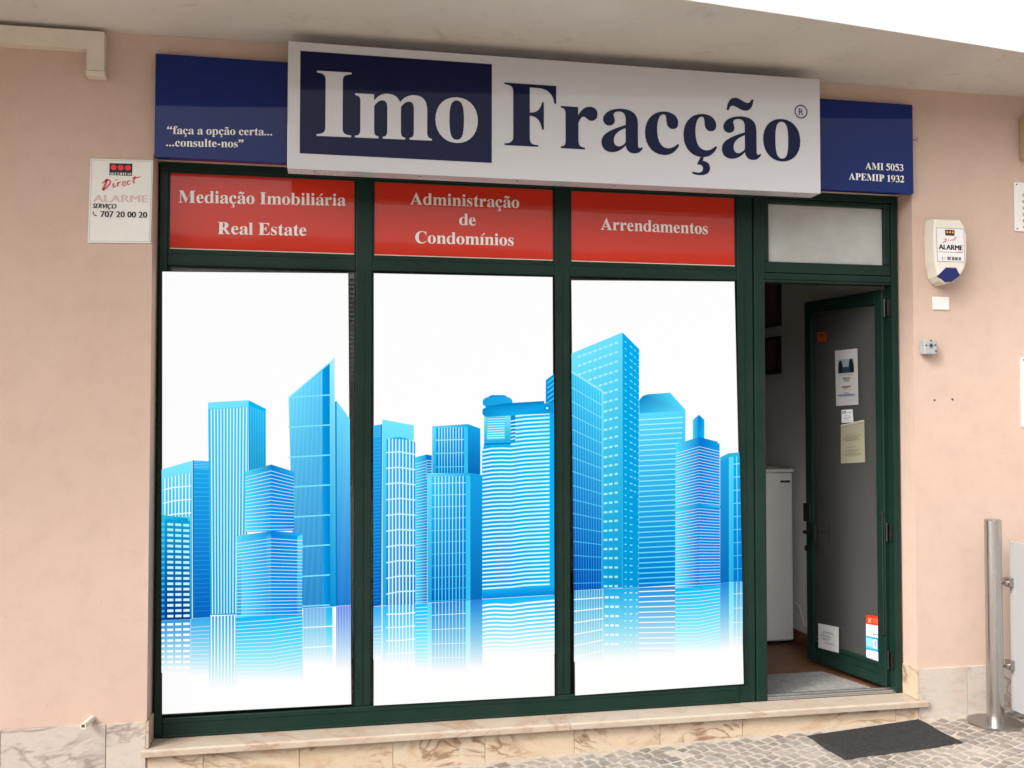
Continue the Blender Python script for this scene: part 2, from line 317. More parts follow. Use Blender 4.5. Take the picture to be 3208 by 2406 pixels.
# ------------------------------------------------------------------ lettering
# bold serif alphabet drawn as outlines (1000 units to the em)
SER = {
'I': (389, "M20 676 L370 676 L370 657 C310 654 282 640 282 585 L282 95 C282 36 306 22 370 19 L370 0 L20 0 L20 19 C80 22 108 36 108 95 L108 585 C108 640 80 654 20 657 Z"),
'F': (611, "M16 676 L583 676 L583 480 L564 480 C548 585 490 640 380 640 L292 640 L292 368 C365 368 410 402 427 488 L446 488 L446 190 L427 190 C412 285 370 333 292 333 L292 95 C292 36 310 20 385 19 L385 0 L16 0 L16 19 C75 22 112 36 112 95 L112 585 C112 640 80 654 16 657 Z"),
'E': (667, "M16 676 L598 676 L598 492 L578 492 C558 595 500 637 390 637 L292 637 L292 362 C370 362 415 400 430 480 L450 480 L450 200 L430 200 C415 285 370 328 292 328 L292 75 C292 48 305 38 335 38 L380 38 C510 38 580 90 620 195 L641 195 L605 0 L16 0 L16 19 C75 22 102 36 102 95 L102 585 C102 640 80 654 16 657 Z"),
'P': (611, "M16 676 L325 676 C510 676 600 600 600 490 C600 360 500 290 340 290 L295 290 L295 95 C295 36 315 20 390 19 L390 0 L16 0 L16 19 C75 22 102 36 102 95 L102 585 C102 640 80 654 16 657 Z M295 640 L320 640 C385 640 405 590 405 490 C405 380 380 328 310 328 L295 328 Z"),
'R': (722, "M26 676 L330 676 C510 676 600 610 600 500 C600 410 540 350 450 330 L640 60 C660 32 680 20 715 19 L715 0 L510 0 L301 315 L301 95 C301 36 320 20 385 19 L385 0 L26 0 L26 19 C85 22 110 36 110 95 L110 585 C110 640 88 654 26 657 Z M301 638 L325 638 C385 638 405 595 405 500 C405 395 370 352 301 352 Z"),
'M': (944, "M14 676 L262 676 L477 200 L680 676 L925 676 L925 657 C870 652 845 640 845 585 L845 95 C845 36 865 22 925 19 L925 0 L570 0 L570 19 C635 22 655 36 655 95 L655 575 L410 0 L390 0 L145 545 L145 140 C145 55 170 25 240 19 L240 0 L14 0 L14 19 C80 25 105 55 105 140 L105 580 C105 635 85 652 14 657 Z"),
'A': (722, "M9 0 L9 19 C55 22 75 45 110 125 L350 690 L372 690 L625 105 C650 45 670 22 709 19 L709 0 L392 0 L392 19 C440 20 458 32 458 55 C458 72 452 92 440 120 L422 165 L195 165 L175 115 C168 98 163 80 163 65 C163 35 185 22 235 19 L235 0 Z M210 205 L405 205 L308 440 Z"),
'C': (722, "M660 676 L640 676 C632 660 622 652 608 652 C580 652 500 691 400 691 C200 691 49 545 49 330 C49 125 190 -19 390 -19 C510 -19 610 25 680 120 L660 138 C600 70 530 38 450 38 C310 38 240 150 240 335 C240 540 310 652 425 652 C530 652 605 590 640 465 L662 465 Z"),
'0': (500, "M250 688 C110 688 24 540 24 336 C24 130 110 -13 250 -13 C390 -13 476 130 476 336 C476 540 390 688 250 688 Z M250 655 C315 655 335 560 335 340 C335 110 315 20 250 20 C185 20 165 110 165 340 C165 560 185 655 250 655 Z"),
'1': (500, "M65 550 L65 572 L318 688 L340 688 L340 110 C340 40 360 20 435 19 L435 0 L75 0 L75 19 C150 20 180 35 180 105 L180 510 C180 550 170 565 145 565 C125 565 95 560 65 550 Z"),
'2': (500, "M478 165 L430 0 L17 0 L17 20 C150 150 290 300 290 450 C290 530 245 575 180 575 C120 575 80 545 45 480 L25 490 C55 620 130 688 245 688 C365 688 440 615 440 510 C440 390 330 270 190 130 L360 130 C410 130 435 140 458 170 Z"),
'3': (500, "M30 540 C60 635 130 688 235 688 C345 688 420 625 420 530 C420 465 385 415 330 390 C410 360 460 300 460 215 C460 80 350 -13 180 -13 C80 -13 18 20 18 70 C18 105 45 128 80 128 C150 128 170 40 245 40 C300 40 335 90 335 160 C335 260 270 320 150 320 L150 340 C240 360 290 410 290 490 C290 550 255 585 200 585 C135 585 85 560 52 520 Z"),
'5': (500, "M115 676 L465 676 L425 560 L165 560 L150 510 C340 480 470 385 470 225 C470 85 350 -13 180 -13 C80 -13 20 25 20 80 C20 115 45 137 80 137 C150 137 170 45 240 45 C305 45 350 100 350 180 C350 300 250 375 40 385 Z"),
'9': (500, "M30 -13 L25 10 C180 30 290 110 325 270 C290 240 250 227 205 227 C100 227 26 310 26 430 C26 580 120 688 250 688 C385 688 473 570 473 400 C473 170 310 10 30 -13 Z M250 655 C195 655 165 590 165 470 C165 340 195 272 250 272 C290 272 320 285 330 305 C334 350 335 390 335 430 C335 580 310 655 250 655 Z"),
'o': (500, "M250 473 C110 473 24 370 24 230 C24 90 115 -14 250 -14 C385 -14 476 90 476 230 C476 370 390 473 250 473 Z M250 440 C312 440 328 370 328 235 C328 90 312 19 250 19 C188 19 172 90 172 235 C172 370 188 440 250 440 Z"),
'n': (556, "M21 461 L215 461 L215 394 C255 450 300 473 355 473 C445 473 495 415 495 310 L495 95 C495 40 505 25 545 19 L545 0 L310 0 L310 19 C345 25 353 40 353 90 L353 315 C353 375 340 402 300 402 C270 402 240 380 218 340 L218 95 C218 40 226 25 260 19 L260 0 L21 0 L21 19 C62 22 75 38 75 90 L75 375 C75 425 60 440 21 442 Z"),
'm': (833, "M21 461 L215 461 L215 394 C255 450 300 473 355 473 C420 473 465 445 485 390 C525 448 580 473 635 473 C725 473 770 420 770 315 L770 95 C770 40 782 25 820 19 L820 0 L586 0 L586 19 C622 25 630 40 630 90 L630 320 C630 375 617 402 580 402 C550 402 520 380 494 340 L494 95 C494 40 503 25 540 19 L540 0 L306 0 L306 19 C345 25 353 40 353 90 L353 320 C353 375 340 402 302 402 C272 402 242 380 217 340 L217 95 C217 40 226 25 262 19 L262 0 L21 0 L21 19 C62 22 75 38 75 90 L75 375 C75 425 60 440 21 442 Z"),
'r': (444, "M21 461 L215 461 L215 370 C250 440 300 473 352 473 C402 473 432 440 432 395 C432 350 402 318 360 318 C315 318 305 360 280 360 C255 360 225 325 218 280 L218 100 C218 40 235 22 290 19 L290 0 L21 0 L21 19 C62 22 75 38 75 90 L75 375 C75 425 60 440 21 442 Z"),
'a': (500, "M265 473 C385 473 445 420 445 320 L445 95 C445 60 450 48 463 48 C472 48 480 52 487 62 L500 48 C475 5 445 -14 395 -14 C345 -14 312 15 305 68 C255 15 205 -14 140 -14 C75 -14 30 30 30 95 C30 190 150 240 305 295 L305 360 C305 412 280 440 235 440 C195 440 168 425 168 400 C168 380 182 365 182 340 C182 303 155 278 116 278 C78 278 50 305 50 345 C50 415 140 473 265 473 Z M305 262 C215 225 170 180 170 120 C170 80 190 55 222 55 C255 55 285 75 305 108 Z"),
'c': (444, "M405 120 L420 105 C380 25 320 -14 240 -14 C110 -14 25 85 25 225 C25 370 120 473 255 473 C345 473 410 425 410 355 C410 310 385 282 345 282 C305 282 280 308 275 350 C270 410 270 440 240 440 C195 440 165 370 165 270 C165 140 210 65 285 65 C330 65 365 85 405 120 Z"),
'i': (278, "M21 461 L215 461 L215 95 C215 38 225 22 257 19 L257 0 L16 0 L16 19 C58 22 71 38 71 90 L71 375 C71 425 58 440 21 442 Z M140 688 C183 688 218 653 218 610 C218 567 183 532 140 532 C97 532 62 567 62 610 C62 653 97 688 140 688 Z"),
'l': (278, "M16 676 L212 676 L212 95 C212 38 222 22 257 19 L257 0 L16 0 L16 19 C58 22 70 38 70 90 L70 590 C70 640 55 655 16 657 Z"),
't': (333, "M205 630 L225 630 L225 461 L310 461 L310 420 L225 420 L225 120 C225 75 235 60 260 60 C280 60 298 72 312 100 L328 88 C300 20 255 -12 195 -12 C125 -12 85 30 85 105 L85 420 L20 420 L20 440 C95 485 155 545 205 630 Z"),
's': (389, "M330 473 L312 473 C306 458 300 452 290 452 C270 452 235 473 180 473 C95 473 35 410 35 330 C35 250 85 210 170 165 C235 130 260 110 260 75 C260 40 235 17 200 17 C135 17 75 70 52 155 L32 155 L32 -14 L50 -14 C58 3 65 10 78 10 C100 10 140 -14 195 -14 C290 -14 355 50 355 135 C355 215 310 260 215 305 C150 340 130 358 130 390 C130 420 155 442 190 442 C250 442 295 400 318 320 L336 320 Z"),
'e': (444, "M420 118 L405 130 C368 85 330 66 290 66 C220 66 175 130 165 245 L415 245 C412 390 345 473 235 473 C110 473 25 370 25 225 C25 85 110 -14 235 -14 C320 -14 385 30 420 118 Z M167 285 L285 285 C285 390 268 440 228 440 C190 440 170 390 167 285 Z"),
'd': (556, "M310 676 L490 676 L490 110 C490 70 500 60 538 58 L538 40 L350 -12 L350 52 C315 8 275 -14 225 -14 C105 -14 25 85 25 225 C25 375 115 473 240 473 C285 473 320 458 348 425 L348 590 C348 640 345 655 310 657 Z M348 355 C325 405 300 432 265 432 C200 432 167 350 167 230 C167 115 200 48 258 48 C295 48 325 70 348 110 Z"),
'b': (556, "M17 676 L205 676 L205 415 C240 455 280 473 330 473 C445 473 522 380 522 240 C522 90 430 -14 300 -14 C245 -14 200 5 165 45 L85 -12 L66 -12 L66 590 C66 640 55 655 17 657 Z M207 370 C225 400 250 417 280 417 C345 417 378 340 378 225 C378 90 345 20 270 20 C235 20 215 35 207 65 Z"),
'p': (556, "M19 461 L205 461 L205 405 C240 450 280 473 335 473 C445 473 524 375 524 235 C524 85 440 -14 325 -14 C280 -14 245 0 208 35 L208 -110 C208 -165 225 -182 290 -186 L290 -205 L19 -205 L19 -186 C58 -182 68 -165 68 -115 L68 375 C68 425 58 440 19 442 Z M208 340 C230 385 255 405 285 405 C350 405 380 330 380 225 C380 100 350 28 285 28 C250 28 225 45 208 85 Z"),
'f': (333, "M14 461 L80 461 L80 480 C80 610 155 691 275 691 C345 691 389 655 389 605 C389 570 365 545 330 545 C300 545 280 562 275 595 C270 635 262 650 245 650 C225 650 220 625 220 560 L220 461 L305 461 L305 420 L220 420 L220 95 C220 40 240 22 300 19 L300 0 L16 0 L16 19 C65 22 80 38 80 90 L80 420 L14 420 Z"),
'u': (556, "M16 461 L203 461 L203 150 C203 92 220 65 256 65 C288 65 315 85 338 122 L338 380 C338 425 325 440 288 442 L288 461 L479 461 L479 115 C479 70 490 58 537 55 L537 38 L342 -10 L342 62 C300 8 260 -14 210 -14 C115 -14 63 45 63 150 L63 380 C63 425 52 440 16 442 Z"),
'-': (333, "M44 171 L287 171 L287 287 L44 287 Z"),
'.': (250, "M125 148 C168 148 203 113 203 70 C203 27 168 -8 125 -8 C82 -8 47 27 47 70 C47 113 82 148 125 148 Z"),
'\u201c': (500, "M32 470 C32 580 100 670 225 691 L225 665 C165 640 135 600 135 555 C150 562 160 563 172 560 C205 552 225 525 225 490 C225 440 190 405 135 405 C75 405 32 430 32 470 Z M265 470 C265 580 333 670 458 691 L458 665 C398 640 368 600 368 555 C383 562 393 563 405 560 C438 552 458 525 458 490 C458 440 423 405 368 405 C308 405 265 430 265 470 Z"),
'\u201d': (500, "M225 626 C225 516 157 426 32 405 L32 431 C92 456 122 496 122 541 C107 534 97 533 85 536 C52 544 32 571 32 606 C32 656 67 691 122 691 C182 691 225 666 225 626 Z M458 626 C458 516 390 426 265 405 L265 431 C325 456 355 496 355 541 C340 534 330 533 318 536 C285 544 265 571 265 606 C265 656 300 691 355 691 C415 691 458 666 458 626 Z"),
'T': (667, "M31 676 L636 676 L642 490 L618 490 C600 590 560 640 460 640 L428 640 L428 95 C428 36 450 22 525 19 L525 0 L142 0 L142 19 C215 22 240 36 240 95 L240 640 L208 640 C108 640 66 590 50 490 L26 490 Z"),
'U': (722, "M20 676 L370 676 L370 657 C310 652 285 640 285 585 L285 220 C285 95 330 35 430 35 C540 35 590 100 590 230 L590 540 C590 630 565 652 500 657 L500 676 L705 676 L705 657 C650 650 630 630 630 540 L630 225 C630 65 550 -15 385 -15 C200 -15 100 60 100 215 L100 585 C100 640 80 652 20 657 Z"),
'S': (556, "M480 691 L462 691 C452 665 442 655 425 655 C395 655 350 691 265 691 C130 691 45 600 45 490 C45 380 110 325 240 250 C340 192 390 160 390 105 C390 50 345 18 285 18 C180 18 95 90 68 225 L46 225 L52 -19 L72 -19 C80 5 92 16 110 16 C140 16 195 -19 285 -19 C420 -19 515 75 515 200 C515 310 445 370 310 440 C220 488 170 520 170 570 C170 620 210 655 268 655 C365 655 435 590 470 470 L490 470 Z"),
}
CED = "M222 -16 L262 -16 L247 -55 C300 -55 335 -85 335 -130 C335 -185 290 -218 215 -218 C180 -218 150 -213 122 -202 L130 -180 C155 -188 175 -190 195 -190 C230 -190 252 -170 252 -140 C252 -112 232 -97 202 -97 L182 -99 Z"
TIL = "M90 535 L118 535 C122 568 140 588 165 588 C210 588 245 540 310 540 C368 540 402 580 412 672 L384 672 C376 645 362 630 336 630 C295 630 255 680 195 680 C138 680 100 635 90 535 Z"
ACU = "M205 525 L235 525 L385 615 C412 632 420 650 414 668 C404 696 365 700 338 668 Z"
SER['\u00e7'] = (444, SER['c'][1] + " " + CED)
SER['\u00e3'] = (500, SER['a'][1] + " " + TIL)
SER['\u00e1'] = (500, SER['a'][1] + " " + ACU)
SER['\u00ed'] = (278, SER['i'][1].split(' M140')[0] + " M95 525 L125 525 L275 615 C302 632 310 650 304 668 C294 696 255 700 228 668 Z")

def contours(path, steps=7):
    out = []; cur = None; tok = path.replace('Z', ' Z ').split(); i = 0; c = None
    while i < len(tok):
        t = tok[i]
        if t[0] in 'MLC':
            k = t[0]
            def num(j): return float(tok[j].lstrip('MLC'))
            if k == 'M': cur = [(num(i), num(i + 1))]; i += 2
            elif k == 'L': cur.append((num(i), num(i + 1))); i += 2
            else:
                p0 = cur[-1]; p1 = (num(i), num(i + 1)); p2 = (num(i + 2), num(i + 3)); p3 = (num(i + 4), num(i + 5)); i += 6
                for s in range(1, steps + 1):
                    q = s / steps; r = 1 - q
                    cur.append(tuple(r**3 * a + 3 * r * r * q * b + 3 * r * q * q * cc + q**3 * d for a, b, cc, d in zip(p0, p1, p2, p3)))
        else: out.append(cur); i += 1
    return out
def flat_fill(conts):
    """triangulate closed outlines (holes by even-odd) -> verts, faces in 2-D"""
    cu = bpy.data.curves.new('outline', 'CURVE'); cu.dimensions = '2D'; cu.fill_mode = 'FRONT'
    for pts in conts:
        sp = cu.splines.new('POLY'); q = [p for k, p in enumerate(pts) if k == 0 or p != pts[k - 1]]
        if q[0] == q[-1]: q = q[:-1]
        sp.points.add(len(q) - 1); sp.use_cyclic_u = True
        for k, p in enumerate(q): sp.points[k].co = (p[0] * 0.01, p[1] * 0.01, 0, 1)
    o = bpy.data.objects.new('outline', cu); COL.objects.link(o)
    dg = bpy.context.evaluated_depsgraph_get(); me = bpy.data.meshes.new_from_object(o.evaluated_get(dg))
    vs = [(v.co.x * 100, v.co.y * 100) for v in me.vertices]; fs = [list(p.vertices) for p in me.polygons]
    bpy.data.objects.remove(o); bpy.data.curves.remove(cu); bpy.data.meshes.remove(me)
    return vs, fs
_gl = {}
def serif(text):
    """2-D triangles of a line of bold serif text, with its ink extents"""
    x = 0; V = []; Fc = []
    for ch in text:
        if ch == ' ': x += 250; continue
        if ch not in _gl: _gl[ch] = flat_fill(contours(SER[ch][1]))
        vs, fs = _gl[ch]; b = len(V)
        V += [(a + x, c) for a, c in vs]; Fc += [[b + k for k in f] for f in fs]; x += SER[ch][0]
    return V, Fc
def sans(text, bold=0.0, shear=0.0):
    cu = bpy.data.curves.new('t', 'FONT'); cu.body = text; cu.fill_mode = 'FRONT'; cu.offset = bold; cu.shear = shear; cu.resolution_u = 3
    o = bpy.data.objects.new('t', cu); COL.objects.link(o)
    dg = bpy.context.evaluated_depsgraph_get(); me = bpy.data.meshes.new_from_object(o.evaluated_get(dg))
    vs = [(v.co.x, v.co.y) for v in me.vertices]; fs = [list(p.vertices) for p in me.polygons]
    bpy.data.objects.remove(o); bpy.data.curves.remove(cu); bpy.data.meshes.remove(me)
    return vs, fs
def lay(mb, shape, x0, x1, z0, z1, cap, y, base_drop=None, col=None, thick=0.0):
    """lay a text on plane y: ink from x0 (baseline z0) to x1 (baseline z1), capital height cap"""
    V, Fc = shape; a0 = min(p[0] for p in V); a1 = max(p[0] for p in V); k = (x1 - x0) / (a1 - a0)
    capu = base_drop or 676.0
    vs = []
    for a, b in V:
        t = (a - a0) / (a1 - a0); vs.append((x0 + (a - a0) * k, y, z0 + (z1 - z0) * t + b * cap / capu))
    # faces must look towards -y
    ff = []
    for f in Fc:
        p, q, r = [Vector(vs[i]) for i in f[:3]]
        ff.append(f if (q - p).cross(r - p).y < 0 else f[::-1])
    mb.add(vs, ff, col); return mb

def layb(mb, text, x0, x1, z0, z1, cap, y, col=None, shear=0.0, w=0.0016, n=3):
    for k in range(n): d = w * (k - (n - 1) / 2); lay(mb, sans(text, 0.0, shear), x0 + w + d, x1 - w + d, z0, z1, cap, y - 0.00008 * k, 0.729, col)
# ------------------------------------------------------------------ ground
def gz(x): x = max(-7.0, min(7.0, x)); return 0.045 + 0.028 * (x - 1.4)
mb = MB(); xs = [-160, -7, -3, 0, 3, 7, 160]
for a, b in zip(xs, xs[1:]):
    mb.quad((a, -200, gz(a) - 0.012), (b, -200, gz(b) - 0.012), (b, 60, gz(b) - 0.012), (a, 60, gz(a) - 0.012))
tag(mb.build('ground', M['earth']), kind='structure')
mb = MB(); xs = [-5.5, -2, 1, 4, 5.5]
for a, b in zip(xs, xs[1:]):
    mb.quad((a, -3.4, gz(a) - 0.0015), (b, -3.4, gz(b) - 0.0015), (b, 0.0, gz(b) - 0.0015), (a, 0.0, gz(a) - 0.0015))
tag(mb.build('mortar_bed', M['sand']), kind='structure')
mb = MB(); rr = random.Random(3); ang = math.radians(24); ca, sa = math.cos(ang), math.sin(ang); pit = 0.060
def jig(i, j):
    q = random.Random(i * 7919 + j * 104729 + 5); return (q.uniform(-.012, .012), q.uniform(-.012, .012))
for i in range(-100, 110):
    for j in range(-100, 70):
        cs = []
        for di, dj in ((0, 0), (1, 0), (1, 1), (0, 1)):
            a, b = jig(i + di, j + dj); u = (i + di) * pit * 1.12 + a + (0.5 * pit if (j % 2) else 0) * 0.6; v = (j + dj) * pit * 0.92 + b
            cs.append((u * ca - v * sa + 1.5, u * sa + v * ca - 1.2))
        cx = sum(p[0] for p in cs) / 4; cy = sum(p[1] for p in cs) / 4
        if not (-1.6 < cx < 4.8 and -2.6 < cy < -0.035): continue
        if any(p[1] > -0.014 for p in cs): continue
        if rr.random() < 0.05: continue
        sh = rr.uniform(0.80, 0.91); top = rr.uniform(-0.0005, 0.0035); sunk = 0.0
        lo = [(cx + (x - cx) * sh, cy + (y - cy) * sh) for x, y in cs]; hi = [(cx + (x - cx) * sh * 0.84, cy + (y - cy) * sh * 0.84) for x, y in cs]
        tl = [rr.uniform(-.0015, .0015) for _ in range(4)]
        vs = [(x, y, gz(x) - 0.012) for x, y in lo] + [(x, y, gz(x) + top - 0.004 + t) for (x, y), t in zip(lo, tl)] + [(x, y, gz(x) + top + t) for (x, y), t in zip(hi, tl)]
        fs = []
        for k in range(4):
            k2 = (k + 1) % 4; fs += [[k, k2, k2 + 4, k + 4], [k + 4, k2 + 4, k2 + 8, k + 8]]
        fs.append([8, 9, 10, 11])
        w = rr.random(); g = rr.uniform(0.135, 0.21)
        colr = (g * 1.10, g * 0.97, g * 0.85, 1) if w < 0.6 else ((g * 1.04, g * 0.97, g * 0.90, 1) if w < 0.85 else (g * 1.12, g * 0.92, g * 0.80, 1))
        mb.add(vs, fs, colr)
tag(mb.build('pavement', M['cobble']), kind='structure')

# ------------------------------------------------------------------ building
bld = thing('shop_building', 'salmon plastered building front with marble plinth and a concrete overhang above the signs', 'building', (1.14, 0.15, 0))
OX0, OX1, OZ0, OZ1 = -0.783, 3.062, 0.160, 2.878
def holed(x0, x1, z0, z1, hx0, hx1, hz0, hz1, y0, y1):
    mb = MB(); o = [(x0, z0), (x1, z0), (x1, z1), (x0, z1)]; h = [(hx0, hz0), (hx1, hz0), (hx1, hz1), (hx0, hz1)]
    vs = [(p[0], y, p[1]) for y in (y0, y1) for p in o + h]; fs = []
    for k in range(4):
        k2 = (k + 1) % 4
        fs += [[k, k2, k2 + 4, k + 4], [k2 + 8, k + 8, k + 12, k2 + 12], [k, k + 8, k2 + 8, k2], [k + 4, k2 + 4, k2 + 12, k + 12]]
    return mb.add(vs, fs)
holed(-7, 9, -0.35, 3.46, OX0, OX1, OZ0, OZ1, 0.0, 0.28).build('wall', M['plaster'], bld)
# overhang: its free edge comes closer to the wall towards the right
edge = [(-7, -1.97), (-1, -1.153), (1.47, -0.819), (2.017, -0.753), (2.613, -0.671), (3.288, -0.573), (5.0, -0.32), (6.4, -0.11)]
pl = edge + [(6.4, 0.05), (-7, 0.05)]; n = len(pl)
mb = MB(); ne = len(edge)
low = [(x, y, 3.43) for x, y in pl]; lip = [(x, y, 3.434) for x, y in edge]; ridge = [(x, 0.05, 3.434 + 0.16 * (0.05 - y)) for x, y in edge]
mb.add(low + lip + ridge, [list(range(n - 1, -1, -1))] + [[i, i + 1, n + i + 1, n + i] for i in range(ne - 1)] + [[n + i, n + i + 1, n + ne + i + 1, n + ne + i] for i in range(ne - 1)]
       + [[n - 1, 0, n, n + ne], [ne - 1, n - 2, n + 2 * ne - 1, n + ne - 1], [n - 2, n - 1] + [n + ne + i for i in range(ne)]])
mb.build('overhang', M['soffit'], bld)
# roof over the rooms behind
MB().box(-7, 9, 0.0, 7.0, 3.4605, 3.60).build('roof', M['soffit'], bld); MB().box(-7, 9, 6.9, 7.0, -0.3, 3.46).build('rear_wall', M['plaster'], bld)

def slabs(name, joints, zb, zt, y0, y1, mt, seed, grey):
    q = random.Random(seed); mb = MB()
    for a, b in zip(joints, joints[1:]):
        c = (q.random(), q.random(), q.uniform(*grey), 1)
        z0 = min(gz(a), gz(b)) - 0.05 if zb is None else zb
        mb.box(a + 0.0012, b - 0.0012, y0 + q.uniform(0, 0.0015), y1, z0, zt, 0.0012, c)
    return mb.build(name, mt, bld)
slabs('plinth', [-3.1, -2.3, -1.385, -0.953, OX0], None, 0.312, -0.014, 0.0, M['marble_grey'], 5, (0.45, 0.9))
slabs('plinth', [OX1, 3.346, 4.1, 5.0, 5.9], None, 0.352, -0.014, 0.0, M['marble_grey'], 12, (0.35, 0.9))
jx = [-0.783] + [at(u, 2370, 0).x for u in (637.6, 938, 1231, 1519, 1798, 2067, 2326, 2805)] + [OX1]
slabs('riser', jx, None, 0.159, -0.007, 0.0, M['marble'], 23, (0.0, 0.6))
mb = MB()                                                             # marble cheeks of the reveal
mb.box(OX0, OX0 + 0.011, -0.013, 0.118, 0.193, 0.312, 0.001, (0.3, 0.8, 0.4, 1)); mb.build('reveal_cheek', M['marble'], bld); mb = MB(); mb.box(OX1 - 0.011, OX1, -0.013, 0.118, 0.193, 0.352, 0.001, (0.7, 0.2, 0.2, 1))
mb.build('reveal_cheek', M['marble'], bld)
def sill_piece(xa, xb, ears_l, ears_r):
    # plan outline, nosing in front of the wall and tongue inside the opening
    pts = [(xa - ears_l, -0.036), (xb + ears_r, -0.036)]
    if ears_r: pts += [(xb + ears_r, -0.0145), (xb, -0.0145)]
    pts += [(xb, 0.119), (xa, 0.119)]
    if ears_l: pts += [(xa, -0.0145), (xa - ears_l, -0.0145)]
    bm = bmesh.new(); lo = [bm.verts.new((x, y, 0.161)) for x, y in pts]; hi = [bm.verts.new((x, y, 0.192)) for x, y in pts]
    bm.faces.new(lo[::-1]); bm.faces.new(hi)
    for i in range(len(pts)): j = (i + 1) % len(pts); bm.faces.new((lo[i], lo[j], hi[j], hi[i]))
    bmesh.ops.bevel(bm, geom=[e for e in bm.edges if abs(e.verts[0].co.z - e.verts[1].co.z) < 1e-6 and max(v.co.y for v in e.verts) < -0.03 and e.verts[0].co.z > 0.17], offset=0.009, segments=4, affect='EDGES', profile=0.5)
    return bm
mb = MB(); mb.bm(sill_piece(-0.771, 1.168, 0.03, 0), (0.3, 0.6, 0.3, 1)); mb.bm(sill_piece(1.170, 3.050, 0, 0.052), (0.8, 0.1, 0.45, 1))
mb.build('sill', M['marble_sill'], bld)
# rooms behind the shopfront
RX0, RX1, RY0, RY1, RZ0, RZ1 = -0.86, 3.055, 0.28, 3.8, 0.178, 2.95
mb = MB()
mb.box(RX1, RX1 + 0.1, RY0, RY1, RZ0, RZ1); mb.box(RX0 - 0.1, RX0, RY0, RY1, RZ0, RZ1); mb.box(RX0 - 0.1, RX1 + 0.1, RY1, RY1 + 0.1, RZ0, RZ1)
mb.build('interior_wall', M['room'], bld)
MB().box(RX0 - 0.1, RX1 + 0.1, RY0, RY1 + 0.1, RZ1, RZ1 + 0.1).build('interior_ceiling', M['room'], bld)
MB().box(RX0, RX1 + 0.007, 0.121, RY1, RZ0 - 0.1, RZ0).build('interior_floor', M['floor_wood'], bld)
mb = MB(); mb.box(RX1 - 0.014, RX1, RY0 + 0.003, RY1, RZ0 + 0.001, RZ0 + 0.092, 0.002); mb.box(RX0, RX1 - 0.015, RY1 - 0.014, RY1, RZ0 + 0.001, RZ0 + 0.092, 0.002)
mb.build('skirting', M['skirting'], bld)

# ------------------------------------------------------------------ unseen building added across the street to block low sky, mirrored in signs
op = thing('added_street_block', 'unseen pale rendered building added behind the viewer to block low sky and reflect in the signs', 'building', (2, -21, -0.2))
MB().box(-30, 34, -23, -21, -0.3, 6.0).build('wall', M['render'], op)
MB().box(-30.2, 34.2, -23.2, -20.7, 6.0, 6.2).build('cornice', M['render'], op)
for i in range(14):
    for z in (1.0, 3.9): MB().box(-24 + i * 4 - 0.7, -24 + i * 4 + 0.7, -21.02, -20.98, z, z + 1.5).build('window', M['pane_dark'], op)

# ------------------------------------------------------------------ shopfront
sf = thing('shopfront', 'dark green shopfront frame with red lettered panels on top and an open door', 'shopfront', (1.14, 0.15, 0.192))
FY, FB = 0.120, 0.185
mb = MB()
for x0, x1 in ((-0.772, -0.735), (0.138, 0.219), (1.133, 1.213), (2.117, 2.206)):
    mb.box(x0, x1, FY, FB, 0.286 if x0 < 2 and x0 > -0.5 else 0.193, 2.8379, 0.004)
mb.box(2.211, 2.272, FY - 0.006, FB, 0.193, 2.8379, 0.006); mb.box(2.2062, 2.2108, FY + 0.015, FB, 0.193, 2.8379)
for x0, x1 in ((0.176, 0.1795), (1.171, 1.1745), (2.158, 2.1615)): mb.box(x0, x1, FY - 0.0035, FY + 0.001, 0.29, 2.386, 0.001)
mb.box(3.014, 3.0508, FY - 0.002, FB, 0.193, 2.8379, 0.004)
mb.box(-0.772, 3.0508, FY - 0.001, FB, 2.838, 2.8775, 0.003)
for x0, x1 in ((-0.7349, 0.1379), (0.2191, 1.1329), (1.2131, 2.1169)):
    mb.box(x0, x1, FY + 0.001, FB, 2.388, 2.4665, 0.004); mb.box(x0, x1, FY - 0.003, FY + 0.004, 2.392, 2.402, 0.002); mb.box(x0, x1, FY - 0.003, FY + 0.004, 2.444, 2.452, 0.002)
    for a, b, c, d in ((x0, x0 + 0.008, 2.4666, 2.8378), (x1 - 0.008, x1, 2.4666, 2.8378), (x0 + 0.008, x1 - 0.008, 2.828, 2.8378)): mb.box(a, b, FY + 0.006, FY + 0.022, c, d, 0.002)
mb.box(-0.7349, 2.1169, FY - 0.0045, FB, 0.193, 0.2855, 0.006); mb.box(-0.7349, 2.1169, FY - 0.009, FY + 0.004, 0.1931, 0.206, 0.003); mb.box(-0.7349, 2.1169, FY - 0.0075, FY, 0.262, 0.272, 0.002)
# opening light above the door
mb.box(2.2721, 3.0139, FY, FB, 2.389, 2.438, 0.004); mb.box(2.2721, 3.0139, FY - 0.008, FY + 0.003, 2.404, 2.412, 0.002)
for a, b, c, d in ((2.274, 3.012, 2.441, 2.499), (2.274, 2.301, 2.4991, 2.836), (2.973, 3.012, 2.4991, 2.836), (2.3011, 2.9729, 2.808, 2.836)): mb.box(a, b, FY + 0.003, FB - 0.01, c, d, 0.005)
mb.build('frame', M['green'], sf)
for x0, x1 in ((-0.735, 0.138), (0.219, 1.133), (1.213, 2.117)):
    MB().box(x0, x1, 0.150, 0.156, 0.287, 2.388).build('window_pane', M['glass'], sf)
# papered pane above the door
MB().box(2.301, 2.973, 0.142, 0.147, 2.499, 2.808).build('papered_pane', M['frost'], sf)
